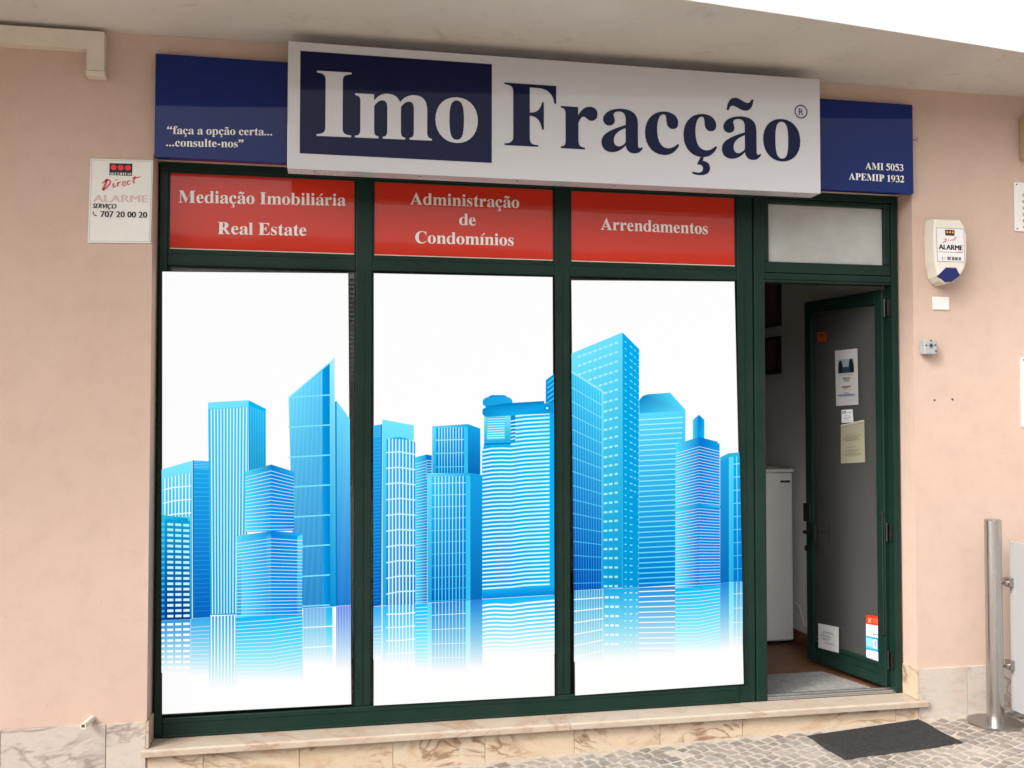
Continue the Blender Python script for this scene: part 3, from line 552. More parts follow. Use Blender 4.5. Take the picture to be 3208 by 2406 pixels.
# red lettered panels
def red_panel(x0, x1, lines, label):
    o = MB().box(x0, x1, 0.131, 0.140, 2.467, 2.8378).build('transom_panel', M['red'], sf); tag(o, label)
    MB().box(x0 + 0.008, x1 - 0.008, 0.124, 0.1305, 2.4668, 2.4715, 0.001).build('glazing_bead', M['trunk'], o)
    for t, uA, vA, uB, vB, cap in lines:
        a = at(uA, vA, 0.1295); b = at(uB, vB, 0.1295); lay(MB_ := MB(), serif(t), a.x, b.x, a.z, b.z, cap, 0.1295); MB_.build('lettering', M['white_letter'], o)
red_panel(-0.735, 0.138, [("Media\u00e7\u00e3o Imobili\u00e1ria", 559.3, 634.5, 1083, 644.7, 0.0575), ("Real Estate", 681.7, 732.9, 960, 738.7, 0.0575)], 'red panel lettered in two lines, Real Estate on the lower one')
red_panel(0.219, 1.133, [("Administra\u00e7\u00e3o", 1284.6, 640, 1626.6, 651.5, 0.058), ("de", 1438.6, 704.5, 1490.5, 707, 0.058), ("Condom\u00ednios", 1301, 761, 1609.5, 769.5, 0.058)], 'red panel lettered in three lines')
red_panel(1.213, 2.117, [("Arrendamentos", 1881.8, 719.5, 2217.5, 733.5, 0.060)], 'red panel lettered with a single word')
# threshold track
mb = MB()
for y0, y1, z1 in ((0.122, 0.134, 0.199), (0.136, 0.150, 0.206), (0.152, 0.170, 0.201), (0.172, 0.19, 0.208)): mb.box(2.273, 3.0135, y0, y1, 0.1925, z1, 0.002)
mb.build('threshold', M['alu'], sf)
# door leaf, hinged on the right and standing open inwards
HP = Vector((3.008, 0.172, 0)); EP = Vector((2.886, 0.815, 0)); DS = (EP - HP).normalized(); DT = Vector((-DS.y, DS.x, 0)); DL = (EP - HP).length
DM = Matrix(((DS.x, DT.x, 0, HP.x), (DS.y, DT.y, 0, HP.y), (0, 0, 1, 0), (0, 0, 0, 1)))
def dpt(u, v):                        # traced point on the door's outer face -> distance from the hinge, height
    d = ray(u, v); k = (HP - CP).dot(DT) / d.dot(DT); p = CP + d * k; return ((p - HP).dot(DS), p.z)
def dbox(mb, s0, s1, t0, t1, z0, z1, bev=0.003, col=None): return mb.box(s0, s1, t0, t1, z0, z1, bev, col, DM)
DZ0, DZ1 = 0.211, 2.372
mb = MB()
dbox(mb, 0, 0.062, -0.022, 0.022, DZ0, DZ1, 0.005); dbox(mb, DL - 0.062, DL, -0.022, 0.022, DZ0, DZ1, 0.005)
dbox(mb, 0.0621, DL - 0.0621, -0.021, 0.021, DZ1 - 0.075, DZ1, 0.004); dbox(mb, 0.0621, DL - 0.0621, -0.021, 0.021, DZ0, DZ0 + 0.055, 0.004)
dbox(mb, 0.0621, DL - 0.0621, -0.014, 0.014, DZ0 + 0.055, DZ0 + 0.098, 0.003); dbox(mb, 0.0621, DL - 0.0621, -0.021, 0.021, DZ0 + 0.098, DZ0 + 0.122, 0.004)
door = mb.build('door', M['green'], sf)
dbox(MB(), 0.062, DL - 0.062, -0.003, 0.003, DZ0 + 0.122, DZ1 - 0.075, 0).build('glass', M['dusty_glass'], door)
s, z = dpt(2585, 1672)
mb = MB(); dbox(mb, DL - 0.045, DL - 0.025, 0.022, 0.062, z - 0.012, z + 0.012, 0.003); dbox(mb, DL - 0.115, DL - 0.02, 0.05, 0.064, z - 0.008, z + 0.008, 0.004); dbox(mb, DL - 0.13, DL - 0.113, 0.048, 0.066, z - 0.055, z + 0.055, 0.004)
mb.build('handle', M['dark_metal'], door)
s, z = dpt(2540, 1605); mb = MB(); dbox(mb, DL - 0.05, DL + 0.012, -0.075, 0.034, z - 0.055, z + 0.055, 0.004); mb.build('lock_box', M['dark_metal'], door)
s, z = dpt(2545, 1718); mb = MB(); mb.cyl(DM @ Vector((DL - 0.012, -0.05, z)), DM @ Vector((DL - 0.012, 0.03, z)), 0.018, n=16); mb.build('lock_cylinder', M['dark_metal'], door)
for zz in (0.36, 1.05, 2.27):
    mb = MB(); c = DM @ Vector((-0.006, 0.012, 0)); mb.cyl((c.x, c.y, zz - 0.05), (c.x, c.y, zz + 0.05), 0.008, n=12)
    mb.box(c.x - 0.002, c.x + 0.022, c.y - 0.03, c.y - 0.024, zz - 0.045, zz + 0.045, 0.001)
    for k in (-0.028, 0.028): mb.cyl((c.x + 0.010, c.y - 0.036, zz + k), (c.x + 0.010, c.y - 0.029, zz + k), 0.005, n=10)
    mb.build('hinge', M['dark_metal'], door)
mb = MB(); c = DM @ Vector((0.012, 0.026, 0)); mb.cyl((c.x, c.y, 0.5), (c.x, c.y, 1.15), 0.005, n=10)
for zz in (0.5, 0.82, 1.15): mb.cyl((c.x, c.y, zz - 0.008), (c.x, c.y, zz + 0.008), 0.009, n=10)
mb.build('bolt_rod', M['dark_metal'], door)

# ------------------------------------------------------------------ papers and stickers on the door glass
WHT = rgb(168, 166, 164)
def door_sheet(name, label, cat, quad, t, paint, basecol):
    """a thin sheet on the door glass: quad of traced corners TL TR BR BL; paint(fn) adds printed marks in 0..1 sheet coordinates"""
    c = [dpt(u, v) for u, v in quad]
    def P(a, b, lift=0.0):
        s = (c[0][0] * (1 - a) + c[1][0] * a) * (1 - b) + (c[3][0] * (1 - a) + c[2][0] * a) * b
        z = (c[0][1] * (1 - a) + c[1][1] * a) * (1 - b) + (c[3][1] * (1 - a) + c[2][1] * a) * b
        return DM @ Vector((s, t + lift, z))
    mb = MB(); k = [0]
    mb.add([P(0, 0), P(1, 0), P(1, 1), P(0, 1), P(0, 0, -.0006), P(1, 0, -.0006), P(1, 1, -.0006), P(0, 1, -.0006)], [[3, 2, 1, 0], [4, 5, 6, 7], [0, 1, 5, 4], [1, 2, 6, 5], [2, 3, 7, 6], [3, 0, 4, 7]], basecol)
    def R(a0, b0, a1, b1, col):
        k[0] += 1; l = 0.00015 * k[0]; mb.add([P(a0, b1, l), P(a1, b1, l), P(a1, b0, l), P(a0, b0, l)], [[0, 1, 2, 3]], col)
    def G(pts, col):
        k[0] += 1; l = 0.00015 * k[0]; mb.add([P(a, b, l) for a, b in pts], [list(range(len(pts) - 1, -1, -1))], col)
    def T(txt, a0, a1, b, hgt, col, sf_=False, bold=0.02):
        k[0] += 1; l = 0.00015 * k[0]; V, Fc = serif(txt) if sf_ else sans(txt, bold); x0 = min(p[0] for p in V); x1 = max(p[0] for p in V); cap = 676 if sf_ else 0.729
        mb.add([P(a0 + (p[0] - x0) / (x1 - x0) * (a1 - a0), b - p[1] / cap * hgt, l) for p in V], Fc, col)
    paint(R, G, T)
    return base(tag(mb.build(name, M['print'], None), label, cat))
GR, DK = rgb(120, 120, 122), rgb(45, 45, 50)
def flyer(R, G, T):
    R(0.13, 0.17, 0.84, 0.42, rgb(120, 140, 150)); G([(0.13, 0.42), (0.13, 0.27), (0.2, 0.19), (0.28, 0.19), (0.33, 0.26), (0.36, 0.42)], rgb(24, 24, 28)); G([(0.84, 0.42), (0.84, 0.3), (0.76, 0.17), (0.66, 0.17), (0.62, 0.26), (0.6, 0.42)], rgb(24, 24, 28)); G([(0.3, 0.42), (0.34, 0.31), (0.64, 0.31), (0.7, 0.42)], rgb(40, 50, 66))
    q = random.Random(4)
    for b, a0, a1, h, c in ((0.445, .18, .80, .012, GR), (0.50, .34, .68, .018, DK), (.53, .38, .64, .012, GR), (.555, .38, .64, .012, GR), (.655, .33, .70, .018, DK), (.69, .40, .62, .012, GR), (.77, .40, .64, .012, GR), (.80, .12, .90, .022, rgb(95, 95, 160))):
        x = a0
        while x < a1:
            w = q.uniform(.03, .08); R(x, b, min(x + w, a1), b + h, c); x += w + .018
door_sheet('flyer', 'tall white flyer with a dark photograph, taped to the open glass door', 'flyer', [(2617.6, 1099), (2687.7, 1091.5), (2691, 1268), (2621.5, 1271.8)], 0.0045, flyer, WHT)
def card(R, G, T):
    R(0.06, 0.10, 0.40, 0.30, rgb(40, 40, 110)); T('Imo', 0.10, 0.36, 0.27, 0.12, rgb(230, 230, 235), True); T('Frac\u00e7\u00e3o', 0.46, 0.92, 0.27, 0.12, rgb(60, 60, 110), True)
    for b, a0, a1 in ((.43, .3, .75), (.56, .2, .85), (.64, .15, .85), (.72, .25, .7), (.86, .1, .9)): R(a0, b, a1, b + .03, GR)
door_sheet('business_card', 'small white card with a blue square, just below the tall flyer on the door glass', 'card', [(2639.7, 1284.8), (2674, 1282), (2676.5, 1322), (2640, 1325)], 0.0075, card, rgb(215, 215, 215))
def notice(R, G, T):
    q = random.Random(9); R(0, 0.0, 1, 0.03, rgb(180, 180, 165)); R(0.0, 0.06, 1, 0.075, rgb(120, 120, 105))
    for b, a0, a1 in ((.27, .2, .7), (.33, .1, .88), (.38, .1, .75), (.43, .25, .8), (.60, .3, .65), (.68, .2, .8), (.73, .35, .62), (.78, .1, .9)):
        x = a0
        while x < a1: w = q.uniform(.03, .09); R(x, b, min(x + w, a1), b + .014, rgb(110, 104, 84)); x += w + .02
door_sheet('notice_sheet', 'yellowed sheet of paper below the small card on the door glass', 'notice', [(2635.8, 1331), (2709, 1315), (2712, 1448), (2635.8, 1452)], 0.0040, notice, rgb(146, 143, 122))
def bluest(R, G, T):
    R(0, 0, 1, .21, rgb(200, 40, 25)); R(.08, .05, .34, .18, rgb(212, 70, 40))
    for p in ([(.11, .06), (.14, .06), (.32, .17), (.29, .17)], [(.29, .06), (.32, .06), (.14, .17), (.11, .17)]): G(p, rgb(250, 215, 160))
    for b in (.06, .10, .14): R(.40, b, .92, b + .014, rgb(235, 130, 90))
    for b in (.25, .29): R(.08, b, .95, b + .008, rgb(130, 140, 160))
    G([(.44 + .05 * math.cos(a * .5), .42 + .025 * math.sin(a * .5)) for a in range(12)], rgb(60, 90, 140)); R(.52, .41, .92, .425, rgb(60, 80, 120))
    R(0, .48, 1, .80, rgb(45, 145, 215)); R(0.02, .52, .36, .72, rgb(140, 190, 230)); R(.40, .53, .64, .74, rgb(225, 235, 240)); R(.46, .55, .50, .68, rgb(40, 50, 70)); R(.55, .55, .60, .70, rgb(40, 50, 70)); R(.74, .53, .95, .72, rgb(20, 60, 130)); R(0, .73, 1, .755, rgb(80, 180, 235))
    R(.70, .93, .74, .95, rgb(50, 50, 60))
door_sheet('door_sticker', 'red, white and blue sticker low on the hinge side of the door glass', 'sticker', [(2714.5, 1926), (2771.0, 1933.4), (2770.3, 2074.5), (2716, 2061)], 0.0045, bluest, rgb(215, 222, 228))
def paleline(R, G, T):
    for b, a0, a1 in ((.28, .25, .72), (.33, .2, .78), (.42, .15, .3), (.42, .35, .6), (.47, .15, .65), (.55, .2, .6), (.60, .2, .5), (.72, .3, .8)): R(a0, b, a1, b + .02, rgb(95, 95, 95))
door_sheet('paper_label', 'creased white paper label at the lower corner of the door glass, by the free edge', 'label', [(2573.5, 1951.5), (2637.6, 1964), (2637.6, 2044.6), (2573.8, 2027.5)], 0.0235, paleline, rgb(190, 190, 188))
def orangest(R, G, T): R(.15, .2, .85, .35, rgb(60, 20, 10)); R(.2, .5, .8, .6, rgb(70, 30, 15))
door_sheet('hours_sticker', 'dark orange square sticker high up on the door glass', 'sticker', [(2562, 1042), (2591, 1039), (2592, 1068), (2563, 1071)], 0.0045, orangest, rgb(150, 62, 30))

# ------------------------------------------------------------------ main sign and the two blue panels
SX0, SX1, SZ0, SZ1, SY = -0.178, 2.424, 2.793, 3.371, -0.20
sg = thing('shop_sign', 'long white sign box reading Imo Frac\u00e7\u00e3o in big navy and white letters', 'sign', ((SX0 + SX1) / 2, -0.15, SZ0))
mb = MB(); mb.box(SX0, SX1, SY, SY + 0.10, SZ0, SZ1, 0.003); mb.build('casing', M['sign_white'], sg)
for x in (0.15, 1.1, 2.1): MB().box(x, x + 0.04, SY + 0.1005, -0.0005, 3.20, 3.24).build('bracket', M['dark_metal'], sg)
mb = MB(); q = [(943, 163), (1540.5, 197.7), (1541, 507), (937, 483.7)]
for x in (-0.06, 0.42, 0.88, 1.36, 1.84, 2.30): MB().cyl((x, SY + 0.035, SZ0 - 0.0015), (x, SY + 0.035, SZ0 + 0.001), 0.005, n=10).build('screw', M['dark_metal'], sg)
mb = MB()
xa = (at(943, 163, SY).x + at(937, 483.7, SY).x) / 2; xb = at(1540.7, 350, SY).x; za = (at(1541, 507, SY).z + at(937, 483.7, SY).z) / 2; zb = (at(943, 163, SY).z + at(1540.5, 197.7, SY).z) / 2
mb.box(xa, xb, SY - 0.0012, SY + 0.001, za, zb); mb.build('navy_square', M['navy'], sg)
a = at(992, 426.0, SY); b = at(1496.5, 447, SY); mb = MB()
lay(mb, serif('Imo'), a.x, b.x, a.z, b.z, 0.297, SY - 0.0025); mb.build('lettering', M['sign_white'], sg)
a = at(1579.9, 454.5, SY); b = at(2507.6, 505.5, SY); mb = MB(); lay(mb, serif('Frac\u00e7\u00e3o'), a.x, b.x, a.z, b.z, 0.296, SY - 0.0015)
mb.build('lettering', M['navy'], sg)
# ring with R
p = at(2509, 350, SY); r = abs(at(2529, 350, SY).x - p.x); mb = MB(); nn = 40; ro, ri = r, r * 0.84
vs = [(p.x + q * math.cos(2 * math.pi * i / nn), SY - 0.0015, p.z + q * math.sin(2 * math.pi * i / nn)) for i in range(nn) for q in (ro, ri)]
mb.add(vs, [[2 * i, 2 * ((i + 1) % nn), 2 * ((i + 1) % nn) + 1, 2 * i + 1] for i in range(nn)])
lay(mb, sans('R', 0.0), p.x - r * 0.36, p.x + r * 0.40, p.z - r * 0.52, p.z - r * 0.52, r * 1.04, SY - 0.0017, 0.729); mb.build('registered_mark', M['navy'], sg)
def blue_panel(x0, x1, lines, label):
    o = thing('sign_panel', label, 'sign', ((x0 + x1) / 2, -0.02, 2.857))
    MB().box(x0, x1, -0.042, 0.0, 2.855, 3.331, 0.003).build('panel', M['blue'], o)
    for t, uA, vA, uB, vB, cap in lines:
        a = at(uA, vA, -0.0435); b = at(uB, vB, -0.0435); lay(MB_ := MB(), serif(t), a.x, b.x, a.z, b.z, cap, -0.0435); MB_.build('lettering', M['white_letter'], o)
blue_panel(-0.771, 0.02, [("\u201cfa\u00e7a a op\u00e7\u00e3o certa...", 523, 419.5, 852.5, 424.5, 0.036), ("...consulte-nos\u201d", 520.8, 458, 762.9, 462, 0.036)], 'blue sign panel left of the white sign box, with a slogan in quotation marks')
blue_panel(2.2, 3.046, [("AMI 5053", 2710.8, 530, 2830.4, 536, 0.036), ("APEMIP 1932", 2659, 562.6, 2832.8, 572, 0.036)], 'blue sign panel right of the white sign box, lettered AMI and APEMIP with numbers')

# ------------------------------------------------------------------ things fixed to the wall
def disc(mb, x, z, y, r, col=None, n=28):
    mb.add([(x + r * math.cos(-2 * math.pi * i / n), y, z + r * math.sin(-2 * math.pi * i / n)) for i in range(n)], [list(range(n))[::-1]], col)
def face_y(mb, pts, y, col=None):
    """flat outline on plane y, looking to -y whatever its winding"""
    ar = sum(a[0] * b[1] - b[0] * a[1] for a, b in zip(pts, pts[1:] + pts[:1]))
    if ar < 0: pts = pts[::-1]
    mb.add([(p[0], y, p[1]) for p in pts], [list(range(len(pts)))], col)
def stroke(mb, pts, w, y, col=None):
    """brush stroke through 2-D points with widths"""
    n = len(pts); L = []; R_ = []
    for i, (x, z) in enumerate(pts):
        a = pts[max(0, i - 1)]; b = pts[min(n - 1, i + 1)]; dx, dz = b[0] - a[0], b[1] - a[1]; k = math.hypot(dx, dz) or 1
        ww = (w[i] if isinstance(w, (list, tuple)) else w) / 2; L.append((x - dz / k * ww, z + dx / k * ww)); R_.append((x + dz / k * ww, z - dx / k * ww))
    for i in range(n - 1): face_y(mb, [L[i], L[i + 1], R_[i + 1], R_[i]], y, col)

# white alarm notice plate
PY = -0.006
ap = thing('alarm_plate', 'white metal plate with red script and a phone number, left of the shopfront', 'plate', (-0.92, 0, 2.464))
cx = [xz(u, v, PY) for u, v in ((283.6, 496.3), (479.8, 502.6), (471.6, 762), (274.5, 760.3))]
mb = MB(); mb.prism([cx[3], cx[2], cx[1], cx[0]], PY, -0.001)
mb.build('plate', M['plastic_white'], ap)
def AP(x, y): return xz(270 + x * 0.18082, 480 + y * 0.18082, PY)
mb = MB()
for a, b in (((100, 115), (1140, 145)), ((1140, 145), (1095, 1530)), ((1095, 1530), (52, 1520)), ((52, 1520), (100, 115))): stroke(mb, [AP(*a), AP(*b)], 0.0016, PY - 0.0006, rgb(150, 146, 150))
face_y(mb, [AP(405, 172), AP(803, 182), AP(795, 395), AP(400, 380)], PY - 0.0006, rgb(18, 12, 14))
for x, y in ((478, 247), (600, 251), (724, 254)): p = AP(x, y); disc(mb, p[0], p[1], PY - 0.0012, 0.0125, rgb(205, 45, 50))
a, b = AP(416, 378), AP(785, 383); lay(mb, serif('SECURITAS'), a[0], b[0], a[1], b[1], 0.0112, PY - 0.0012, None, rgb(215, 215, 215))
mb.build('emblem', M['print'], ap)
RD = rgb(196, 84, 96); mb = MB()
for pts, w in (([(360, 445), (335, 540), (285, 640)], [32, 40, 34]), ([(285, 640), (350, 600), (410, 530), (420, 485), (395, 462), (330, 480), (275, 525)], [30, 26, 26, 28, 26, 26, 14]),
               ([(480, 520), (465, 560), (470, 600), (520, 560)], [26, 26, 22, 16]), ([(500, 470), (560, 455)], [16, 10]), ([(548, 505), (545, 575)], [24, 26]), ([(545, 540), (580, 500), (600, 508)], [14, 18, 22]),
               ([(650, 530), (690, 510), (680, 485), (640, 500), (625, 545), (660, 565), (700, 540)], [12, 14, 16, 20, 22, 20, 12]), ([(765, 480), (730, 480), (705, 520), (725, 548), (770, 525)], [18, 20, 22, 20, 12]),
               ([(850, 400), (810, 500), (830, 520), (850, 500)], [24, 26, 22, 12]), ([(790, 430), (860, 430), (945, 405)], [14, 22, 12])):
    stroke(mb, [AP(*p) for p in pts], [k * 0.000285 for k in w], PY - 0.0008, RD)
a, b = AP(118, 845), AP(1075, 850); layb(mb, 'ALARME', a[0], b[0], a[1], b[1], 0.034, PY - 0.0005, rgb(196, 172, 174), 0, 0.002)
mb.build('red_script', M['print'], ap)
mb = MB(); a, b = AP(108, 950), AP(528, 962); layb(mb, 'SERVI\u00c7O', a[0], b[0], a[1], b[1], 0.0225, PY - 0.0008, None, 0.25, 0.0012)
a, b = AP(245, 1104), AP(1060, 1120); layb(mb, '707 20 00 20', a[0], b[0], a[1], b[1], 0.0285, PY - 0.0008, None, 0, 0.0014)
stroke(mb, [AP(128, 1010), AP(118, 1040), AP(150, 1078), AP(182, 1082)], [0.005, 0.0045, 0.0045, 0.006], PY - 0.0008)
mb.build('lettering', M['black'], ap)

# siren box
si = thing('siren_box', 'white shield shaped alarm siren with a blue lens, right of the door', 'alarm box', (3.25, 0, 2.40))
def SP(x, y, yy): return xz(2850 + x * 0.3253, 640 + y * 0.3253, yy)
F8 = [(240, 140), (490, 150), (528, 212), (548, 300), (550, 420), (548, 540), (530, 615), (488, 690), (420, 748), (345, 764), (300, 735), (272, 690), (245, 560), (232, 300)]
fr = [SP(x, y, -0.085) for x, y in F8]; cxm = sum(p[0] for p in fr) / len(fr); czm = sum(p[1] for p in fr) / len(fr)
def ringp(k, y): return [(cxm + (p[0] - cxm) * k, y, czm + (p[1] - czm) * k) for p in fr]
rings = [ringp(0.90, -0.087), ringp(0.96, -0.085), ringp(1.0, -0.077), ringp(1.03, -0.03), ringp(1.03, -0.006), ringp(1.0, -0.0005)]
vs = [p for r_ in rings for p in r_]; nn = len(fr); fs = [list(range(nn))]
for i in range(len(rings) - 1):
    for k in range(nn): fs.append([i * nn + k, i * nn + (k + 1) % nn, (i + 1) * nn + (k + 1) % nn, (i + 1) * nn + k])
bm = bmesh.new(); bv = [bm.verts.new(v) for v in vs]
for f in fs: bm.faces.new([bv[i] for i in f])
bmesh.ops.recalc_face_normals(bm, faces=bm.faces[:])
MB().bm(bm).build('body', M['plastic_cream'], si)
mb = MB(); lz = [SP(x, y, -0.089) for x, y in ((268, 690), (350, 608), (448, 610), (488, 684), (405, 748), (342, 748))]
cxl = sum(p[0] for p in lz) / 6; czl = sum(p[1] for p in lz) / 6
if sum(a[0] * b[1] - b[0] * a[1] for a, b in zip(lz, lz[1:] + lz[:1])) < 0: lz = lz[::-1]
mb.add([(cxl + (x - cxl) * 0.9, -0.0935, czl + (z - czl) * 0.9) for x, z in lz] + [(x, -0.0885, z) for x, z in lz] + [(x, -0.080, z) for x, z in lz], [list(range(6))] + [[k, k + 6, (k + 1) % 6 + 6, (k + 1) % 6] for k in range(6)] + [[k + 6, k + 12, (k + 1) % 6 + 12, (k + 1) % 6 + 6] for k in range(6)])
mb.build('lens', M['lens_blue'], si)
mb = MB(); Y = -0.0882; st = [SP(255, 226, Y), SP(520, 238, Y), SP(527, 556, Y), SP(268, 548, Y)]
face_y(mb, st, Y, rgb(208, 206, 206)); 
for a, b in zip(st, st[1:] + st[:1]): stroke(mb, [a, b], 0.0016, Y - 0.0006, rgb(70, 66, 80))
face_y(mb, [SP(340, 245, Y), SP(432, 249, Y), SP(430, 304, Y), SP(342, 300, Y)], Y - 0.0006, rgb(60, 45, 42))
for x, y in ((360, 268), (387, 269), (414, 271)): p = SP(x, y, Y); disc(mb, p[0], p[1], Y - 0.001, 0.0052, rgb(225, 150, 70), 16)
for pts in ([(348, 330), (340, 352), (318, 372)], [(318, 372), (355, 355), (358, 335), (325, 335)], [(375, 335), (370, 355)], [(392, 345), (388, 358)], [(392, 348), (404, 342)], [(424, 338), (410, 340), (412, 354), (424, 350)], [(440, 318), (432, 348)], [(425, 326), (456, 316)]):
    stroke(mb, [SP(x, y, Y) for x, y in pts], 0.0028, Y - 0.0008, rgb(190, 70, 80))
a, b = SP(278, 432, Y), SP(512, 444, Y); layb(mb, 'ALARME', a[0], b[0], a[1], b[1], 0.0275, Y - 0.0008, rgb(14, 14, 16), 0, 0.0017)
stroke(mb, [SP(280, 456, Y), SP(438, 464, Y)], 0.0022, Y - 0.0008, rgb(110, 110, 110)); stroke(mb, [SP(442, 462, Y), SP(512, 464, Y)], 0.006, Y - 0.0008, rgb(190, 130, 130))
a, b = SP(358, 537, Y), SP(494, 541, Y); layb(mb, '707 20 00 20', a[0], b[0], a[1], b[1], 0.0185, Y - 0.0008, rgb(50, 50, 54), 0, 0.0009)
stroke(mb, [SP(312, 508, Y), SP(318, 534, Y)], 0.006, Y - 0.0008, rgb(120, 120, 124)); stroke(mb, [SP(338, 510, Y), SP(338, 530, Y)], 0.003, Y - 0.0008, rgb(120, 120, 124))
mb.build('sticker', M['print'], si)

# blank plate, intercom
def wallplate(name, label, cat, quad, d, mt, bev=0.002):
    xs_ = [at(u, v, -d) for u, v in quad]; x0 = min(p.x for p in xs_); x1 = max(p.x for p in xs_); z0 = min(p.z for p in xs_); z1 = max(p.z for p in xs_)
    return base(tag(MB().box(x0, x1, -d, -0.0008, z0, z1, bev).build(name, mt), label, cat))
wallplate('blanking_plate', 'plain white blanking plate on the wall between siren and grey door camera', 'plate', [(2922, 929), (2975, 971)], 0.006, M['plastic_white'])
ic = thing('door_camera', 'small grey door camera box with a round lens, on the wall beside the door', 'camera', (3.14, 0, 2.0))
ia, ib = at(2850 + 142 * 0.3253, 1063, -0.045), at(2850 + 266 * 0.3253, 640 + 1446 * 0.3253, -0.045)
mb = MB(); mb.box(ia.x, ib.x, -0.045, -0.0008, ib.z, ia.z, 0.006); mb.build('body', M['plastic_grey'], ic)
icx, icz = (ia.x + ib.x) / 2, (ia.z + ib.z) / 2
mb = MB(); mb.cyl((icx, -0.045, icz + 0.008), (icx, -0.049, icz + 0.008), 0.012, n=20); mb.build('lens_ring', M['alu'], ic)
mb = MB(); mb.cyl((icx, -0.049, icz + 0.008), (icx, -0.051, icz + 0.008), 0.007, n=16); mb.build('lens', M['black'], ic)
for dx, dz in ((-0.028, 0.008), (0.026, 0.010), (0.028, -0.022), (0, 0.034)):
    MB().cyl((icx + dx, -0.045, icz + dz), (icx + dx, -0.0475, icz + dz), 0.0042, n=12).build('screw', M['dark_metal'], ic)
# two drill holes
for u, v, w in ((2927.4, 1253.6, 'left'), (2983.5, 1251, 'right')):
    p = at(u, v, 0); mb = MB(); mb.cyl((p.x, -0.0004, p.z), (p.x, -0.004, p.z), 0.0065, 0.004, n=9); o = base(tag(mb.build('wall_plug', M['scuff_hole']), '%s one of the two bare screw plugs below the grey door camera' % w, 'screw plug', 'screw plugs in the wall'))
# louvred grille, beige case, white plate at the right border
lv = thing('vent_grille', 'white louvred vent grille on the wall at the right border of the photo', 'vent', (3.83, 0, 2.684))
mb = MB(); mb.box(3.678, 3.990, -0.007, -0.0008, 2.686, 2.956, 0.002); mb.build('plate', M['plastic_white'], lv)
for k in range(6):
    z = 2.895 - 0.0352 * k; mb = MB(); mb.add([(3.728, -0.0075, z), (3.945, -0.0075, z), (3.945, -0.016, z - 0.012), (3.728, -0.016, z - 0.012), (3.728, -0.0075, z - 0.016), (3.945, -0.0075, z - 0.016)], [[3, 2, 1, 0], [4, 5, 2, 3], [0, 4, 3], [1, 2, 5]]); mb.build('louvre', M['plastic_grey'], lv)
for x in (3.692, 3.976):
    for z in (2.70, 2.942): MB().cyl((x, -0.007, z), (x, -0.009, z), 0.004, n=10).build('screw', M['dark_metal'], lv)
jb = thing('junction_case', 'beige case under the overhang at the right border, above the vent grille', 'case', (3.85, 0, 3.075))
MB().box(3.716, 3.99, -0.075, -0.0008, 3.078, 3.308, 0.006).build('body', M['beige'], jb)
MB().box(3.726, 3.98, -0.0805, -0.0752, 3.088, 3.298, 0.003).build('lid', M['beige'], jb)
wp = thing('meter_cover', 'white rounded cover plate on the sunlit wall at the right border', 'cover', (3.85, 0, 1.613))
def rounded(x0, x1, z0, z1, r, n=6):
    pts = []
    for cx_, cz_, a0 in ((x1 - r, z0 + r, -90), (x1 - r, z1 - r, 0), (x0 + r, z1 - r, 90), (x0 + r, z0 + r, 180)):
        for i in range(n + 1): a = math.radians(a0 + 90 * i / n); pts.append((cx_ + r * math.cos(a), cz_ + r * math.sin(a)))
    return pts
MB().prism(rounded(3.703, 3.99, 1.615, 2.0, 0.022), -0.012, -0.0008).build('plate', M['plastic_white'], wp)
for z in (1.985, 1.632): MB().cyl((3.718, -0.012, z), (3.718, -0.0145, z), 0.005, n=10).build('screw', M['dark_metal'], wp)
# trunking under the overhang
tk = thing('cable_trunking', 'L shaped cream cable trunking under the overhang at the top left', 'trunking', (-1.2, 0, 3.2))
MB().prism([(-2.2, 3.322), (-1.062, 3.326), (-1.060, 3.228), (-0.986, 3.228), (-0.988, 3.407), (-2.2, 3.402)], -0.055, -0.0005).build('channel', M['trunk'], tk)
MB().box(-1.064, -0.983, -0.059, -0.0007, 3.205, 3.2275, 0.003).build('end_cap', M['trunk'], tk)
# stub of drain pipe
p0 = Vector((-1.008, 0.02, 0.339)); p1 = Vector((-1.034, -0.075, 0.327)); mb = MB(); mb.cyl(p0, p1, 0.0135, n=20, caps=False); mb.cyl(p1, p0, 0.0095, n=20, caps=False)
q = (p1 - p0).to_track_quat('Z', 'Y'); vs = [p1 + q @ Vector((r * math.cos(2 * math.pi * i / 20), r * math.sin(2 * math.pi * i / 20), 0)) for i in range(20) for r in (0.0135, 0.0095)]
mb.add(vs, [[2 * i, 2 * ((i + 1) % 20), 2 * ((i + 1) % 20) + 1, 2 * i + 1] for i in range(20)])
dp = thing('drain_pipe', 'short pipe stub sticking out of the wall above the marble at the lower left', 'pipe', (-1.02, 0, 0.32))
mb.build('tube', M['plastic_cream'], dp)
mb = MB(); pm = p0.lerp(p1, 0.8); mb.cyl(pm, pm + (p0 - p1) * 0.02, 0.0094, n=20); mb.build('bore_shade', M['black'], dp)  # black disc paints the darkness inside the hollow pipe
# loose wire beside the right blue panel
a = at(2862, 436, -0.02); mb = MB()
mb.tube([(a.x - 0.012, -0.015, a.z - 0.004), (a.x + 0.006, -0.02, a.z - 0.002), (a.x + 0.02, -0.022, a.z + 0.006), (a.x + 0.026, -0.02, a.z + 0.001)], 0.0022); mb.tube([(a.x + 0.004, -0.02, a.z - 0.002), (a.x + 0.022, -0.024, a.z - 0.012)], 0.002)
base(tag(mb.build('loose_wire', M['wire']), 'frayed end of wire sticking out beside the right blue sign panel', 'wire'))

